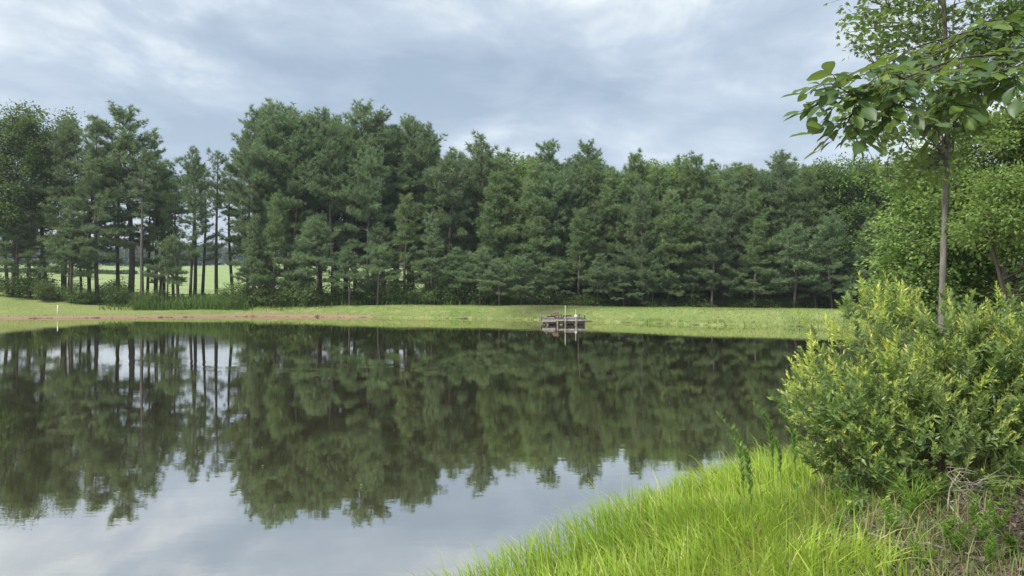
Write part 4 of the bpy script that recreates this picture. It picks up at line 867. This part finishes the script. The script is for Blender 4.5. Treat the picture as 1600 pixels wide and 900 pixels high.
for k, (c, dr, upv, L) in enumerate(cand):
    Fm = frames(dr[None], upv[None])[0]; j = r.randint(8)
    if k < 295:
        o = link(LFM[j], 'leaf', e); o.matrix_basis = MX.Translation(Vector(c) - e.location) @ MX(Fm.tolist()).to_4x4() @ MX.Scale(L, 4)
    else: rest.add(np.concatenate(LF[j].v) @ Fm.T * L + c, quads=np.concatenate(LF[j].q), tint=np.concatenate(LF[j].c))
if rest.n: world_part(rest, 'foliage', M_hick, e)['kind'] = 'stuff'

# ------------------------------------------------------------------ dock, stake, fence, track
e = tag(empty('wooden_dock', (4.0, 58.6, 0)), 'small weathered wooden dock standing on posts by the dam', 'dock'); DX0, DX1, DY0, DY1, DZ = 2.35, 5.72, 57.4, 62.4, .43
ox, oy = 4.0, 58.6; r = rng(700)
k = 0; y = DY0
while y < DY1 - .1:
    b = MB(); z = DZ + r.uniform(-.008, .008) - (.07 if False else 0); b.box(DX0 - ox + r.uniform(-.05, .03), DX1 - ox + r.uniform(-.03, .08), y - oy, y + .17 - oy, z, z + .04); b.build('plank', M_grey if r.rand() < .45 else M_darkwood, e); y += .19
for yy in (DY0 - .045,): b = MB(); b.box(DX0 - ox, DX0 + 1.0 - ox, yy - oy, yy + .04 - oy, DZ - .20, DZ + .0); b.box(DX0 + 1.25 - ox, DX1 - ox, yy - oy, yy + .04 - oy, DZ - .13, DZ - .005); b.build('rim_board', M_grey, e)
b = MB(); b.box(DX0 + .05 - ox, DX1 - .05 - ox, DY0 + .1 - oy, DY0 + .16 - oy, DZ - .36, DZ - .14); b.box(DX0 + .1 - ox, DX0 + .16 - ox, DY0 + .2 - oy, DY1 - oy, DZ - .22, DZ - .02); b.box(DX1 - .2 - ox, DX1 - .14 - ox, DY0 + .2 - oy, DY1 - oy, DZ - .22, DZ - .02); b.build('under_beam', M_darkwood, e)
for (px_, py_, hh_, rad, mt) in ((DX0 + .08, DY0 + .05, DZ - .02, .05, M_darkwood), (DX0 + 1.15, DY0 - .06, DZ + .02, .045, M_grey), (DX0 + 1.85, DY0 + .08, DZ - .02, .04, M_darkwood), (DX1 - .72, DY0 - .06, DZ + .04, .03, M_grey), (DX1 - .1, DY0 + .05, DZ + .30, .045, M_darkwood), (DX0 + .35, DY0 + .3, DZ + .28, .03, M_grey), (DX1 - .5, DY0 + .1, DZ + .12, .025, M_darkwood), (DX0 + .05, DY1 - .2, DZ + .22, .03, M_grey), (DX1 - .1, DY1 - .2, DZ + .28, .05, M_darkwood)):
    b = MB(); b.tube(np.array([(px_ - ox, py_ - oy, -.6), (px_ - ox, py_ - oy, hh_)]), rad, 8); b.build('post', mt, e)
for fx0, fx1 in ((DX0 + .25, DX0 + 1.35), (DX0 + 1.6, DX0 + 2.5), (DX0 + 2.6, DX1 - .12)): b = MB(); b.tube(np.array([(fx0 - ox, DY0 + .55 - oy, .06), (fx0 + .02 - ox, DY0 + .55 - oy, .06), (fx1 - .02 - ox, DY0 + .55 - oy, .06), (fx1 - ox, DY0 + .55 - oy, .06)]), [.17, .20, .20, .17], 12); b.build('void_fill_drum', M_darkwood, e)  # dark drums added to fill the shaded void below the deck
b = MB(); b.sticks(np.array([(DX0 + .1 - ox, DY0 + .02 - oy, .46), (DX0 + .42 - ox, DY0 + .02 - oy, .0)]), np.array([(DX0 + .45 - ox, DY0 + .02 - oy, .02), (DX0 + .1 - ox, DY0 + .02 - oy, .42)]), .03, .03, 5); b.build('cross_brace', M_grey, e)
def chair(x, y, z, rz, label):
    e = tag(empty('deck_chair', (x, y, z), rz), label, 'chair')
    b = MB(); b.box(-.27, .27, -.27, .22, .28, .32); b.build('seat', M_brown, e)
    for k in range(4): b = MB(); a = R(24); Rm = [[1, 0, 0], [0, math.cos(a), -math.sin(a)], [0, math.sin(a), math.cos(a)]]; b.box(-.26 + k * .135, -.145 + k * .135, -.012, .012, 0, .48 + .04 * (k in (1, 2)), rot=Rm, off=(0, .22, .30)); b.build('back_slat', M_brown, e)
    for s in (-1, 1):
        b = MB(); b.box(s * .33 - .05, s * .33 + .05, -.32, .32, .50, .525); b.build('armrest', M_brown, e)
        b = MB(); b.box(s * .31 - .025, s * .31 + .025, -.30, -.25, 0, .50); b.build('leg', M_brown, e); b = MB(); b.box(s * .31 - .025, s * .31 + .025, .25, .30, 0, .50); b.build('leg', M_brown, e)
chair(3.50, 58.6, DZ + .04, R(150), 'brown slatted chair on the left half of the wooden dock'); bpy.data.objects['deck_chair'].scale = (1, 1, .62)
def pole(nm, x, y, z0, z1, rad, mat, label, cat='pole'):
    b = MB(); b.tube(np.array([(0, 0, 0), (0, 0, (z1 - z0) * .5), (.01, 0, z1 - z0)]), rad, 8); o = b.build(nm, mat, None, True); o.location = (x, y, z0); return tag(o, label, cat)
pole('white_pole', pt(883, 480, 57.2)[0], 57.2, -.5, 1.50, .022, M_pole, 'tall white pole rising beside the middle of the dock')
pole('white_pole', pt(899.5, 480, 57.2)[0], 57.2, -.5, 1.2, .016, M_pole, 'shorter white pole rising near the right end of the dock')
pole('white_stake', pt(90, 480, 72.8)[0], 72.8, -.1, 1.25, .042, M_white, 'thin white stake standing at the water edge of the left slope', 'stake')
for k, (bx_, by_, L_, a_, hh_, mt) in enumerate(((2.9, 57.75, .9, 4, .0, M_grey), (4.55, 58.2, 1.0, -3, .0, M_grey), (4.75, 58.5, .8, 9, .05, M_dead), (3.2, 60.4, .9, 30, .02, M_brown))):
    b = MB(); b.box(-L_ / 2, L_ / 2, -.09, .09, 0, .045); b.box(-L_ / 2 + .05, L_ / 2 - .1, -.06, .07, .046, .085); o = b.build('loose_board', mt); o.location = (bx_, by_, DZ + .05 + hh_); o.rotation_euler = (0, 0, R(a_)); tag(o, ('pale loose board on the left front corner of the dock', 'grey loose board on the right half of the dock', 'bleached loose board behind the grey one on the dock', 'brown board lying at the back left of the dock')[k], 'board')
b = MB(); b.tube(np.array([(0, 0, 0), (0, 0, .16), (0, 0, .17), (0, 0, .30)]), [.13, .14, .10, .03], 10); o = b.build('bait_bucket', M_white, None, True); o.location = (5.05, 58.9, DZ + .04); tag(o, 'small pale bucket on the right half of the dock', 'bucket')
b = MB(); b.box(-.35, .35, -.2, .2, 0, .18); b.box(-.33, .33, -.18, .18, .18, .22); o = b.build('storage_box', M_brown); o.location = (4.45, 59.8, DZ + .04); tag(o, 'low brown box at the back of the dock', 'box')

e = tag(empty('rail_fence', (-43, 92, 0)), 'low dark rail fence at the near edge of the meadow', 'fence'); fx = np.arange(-48.0, -28, 2.9)
fy = 95.0
for k, x in enumerate(fx):
    z = hz(x, fy); b = MB(); b.box(-.07, .07, -.07, .07, 0, 1.25); o = b.build('post', M_fence, e); o.location = (x + 43, fy - 92, z - .1)
    if k < len(fx) - 1:
        x2 = fx[k + 1]; z2 = hz(x2, fy)
        for hh_ in (1.0, .5): b = MB(); b.sticks([(x + 43, fy - 92 - .1, z + hh_)], [(x2 + 43, fy - 92 - .1, z2 + hh_)], .045, .045, 4); b.build('rail', M_fence, e)
# pale track across the meadow and the long dark low hedge on its near side
b = MB(); tx = np.linspace(-190, -100, 40); ty = 250 + (tx + 190) * -.35; zz = height(tx, ty); zz2 = height(tx, ty + 6)
V = np.concatenate([np.stack([tx, ty, zz + .5], 1), np.stack([tx, ty + 6, zz2 + .5], 1), np.stack([tx, ty + 6, zz2 - .4], 1), np.stack([tx, ty, zz - .4], 1)]); n = 40; i = np.arange(n - 1)
b.add(V, quads=np.concatenate([np.stack([i, i + 1, i + 1 + n, i + n], 1), np.stack([i + n, i + n + 1, i + 2 * n + 1, i + 2 * n], 1), np.stack([i + 3 * n, i + 3 * n + 1, i + 1, i], 1)])); tag(b.build('farm_track', M_track), kind='structure')
r = rng(720); n = 9000; hx = r.uniform(-166, -112, n); hy = 250 + (hx + 190) * -.35 - 1.5 + r.normal(0, .5, n); hm = MB(); hb = height(hx, hy); dd = norm(r.normal(0, 1, (n, 3)))
hm.leaves(QL_T, QL_F, np.stack([hx, hy, hb + r.uniform(0, 1.0, n)], 1), frames(dd, norm(r.normal(0, 1, (n, 3)))), r.uniform(.3, .6, n), r.uniform(0, .6, n))  # dark leaf faces scattered in one long low band
e = tag(empty('low_strip', (-139, 232, float(height(np.array([-139.]), np.array([232.]))[0]))), 'long dark low hedge beside the pale track across the meadow', 'strip'); world_part(hm, 'foliage', M_under, e, False)

# flecks of pollen and leaf bits floating on the pond
r = rng(730); n = 260; cxs = [pt(300, 705, 1)[0], pt(470, 728, 1)[0], pt(530, 745, 1)[0], pt(590, 720, 1)[0], pt(520, 640, 1)[0]]
pos = []
for (px_, py_, sx_, sy_, m_) in ((290, 706, 40, 3, 60), (440, 728, 60, 5, 30), (540, 745, 30, 4, 14), (590, 722, 12, 2, 12), (520, 640, 120, 12, 14), (700, 700, 200, 40, 30), (200, 640, 160, 60, 30), (560, 660, 90, 12, 12), (105, 560, 8, 2, 6), (870, 690, 30, 6, 4), (150, 800, 30, 12, 5)):
    for _ in range(int(m_ * .3)):
        py2 = max(py_ + r.normal(0, sy_), 540); D = CAM_Z / ((py2 - 455) / F); pos.append(((px_ + r.normal(0, sx_) - 800) / F * D, D, .004))
pos = np.array(pos); pos = pos[sdist(pos[:, 0], pos[:, 1]) < -.5]; n = len(pos); fm = MB(); a_ = r.uniform(0, 6.28, n)
fm.leaves(LEAF_T * np.array([1, 1, .3]), LEAF_F, pos + np.array([0, 0, .012]), frames(np.stack([np.cos(a_), np.sin(a_), a_ * 0], 1), np.tile([0, 0, 1.], (n, 1))), r.uniform(.012, .038, n), r.uniform(0, 1, n))
tag(fm.build('floating_flecks', M_fleck), kind='stuff')

# ------------------------------------------------------------------ the damp summer air
m, t = material('haze_air'); pv = t.add('ShaderNodeVolumePrincipled'); pv.inputs['Color'].default_value = (.86, .92, 1, 1); pv.inputs['Density'].default_value = .00032; pv.inputs['Anisotropy'].default_value = .2
t.n.new('ShaderNodeOutputMaterial'); t.l.new(pv.outputs[0], t.n['Material Output'].inputs['Volume'])
b = MB(); b.box(-1600, 1600, -500, 3100, -3, 46); tag(b.build('haze', m), kind='stuff')
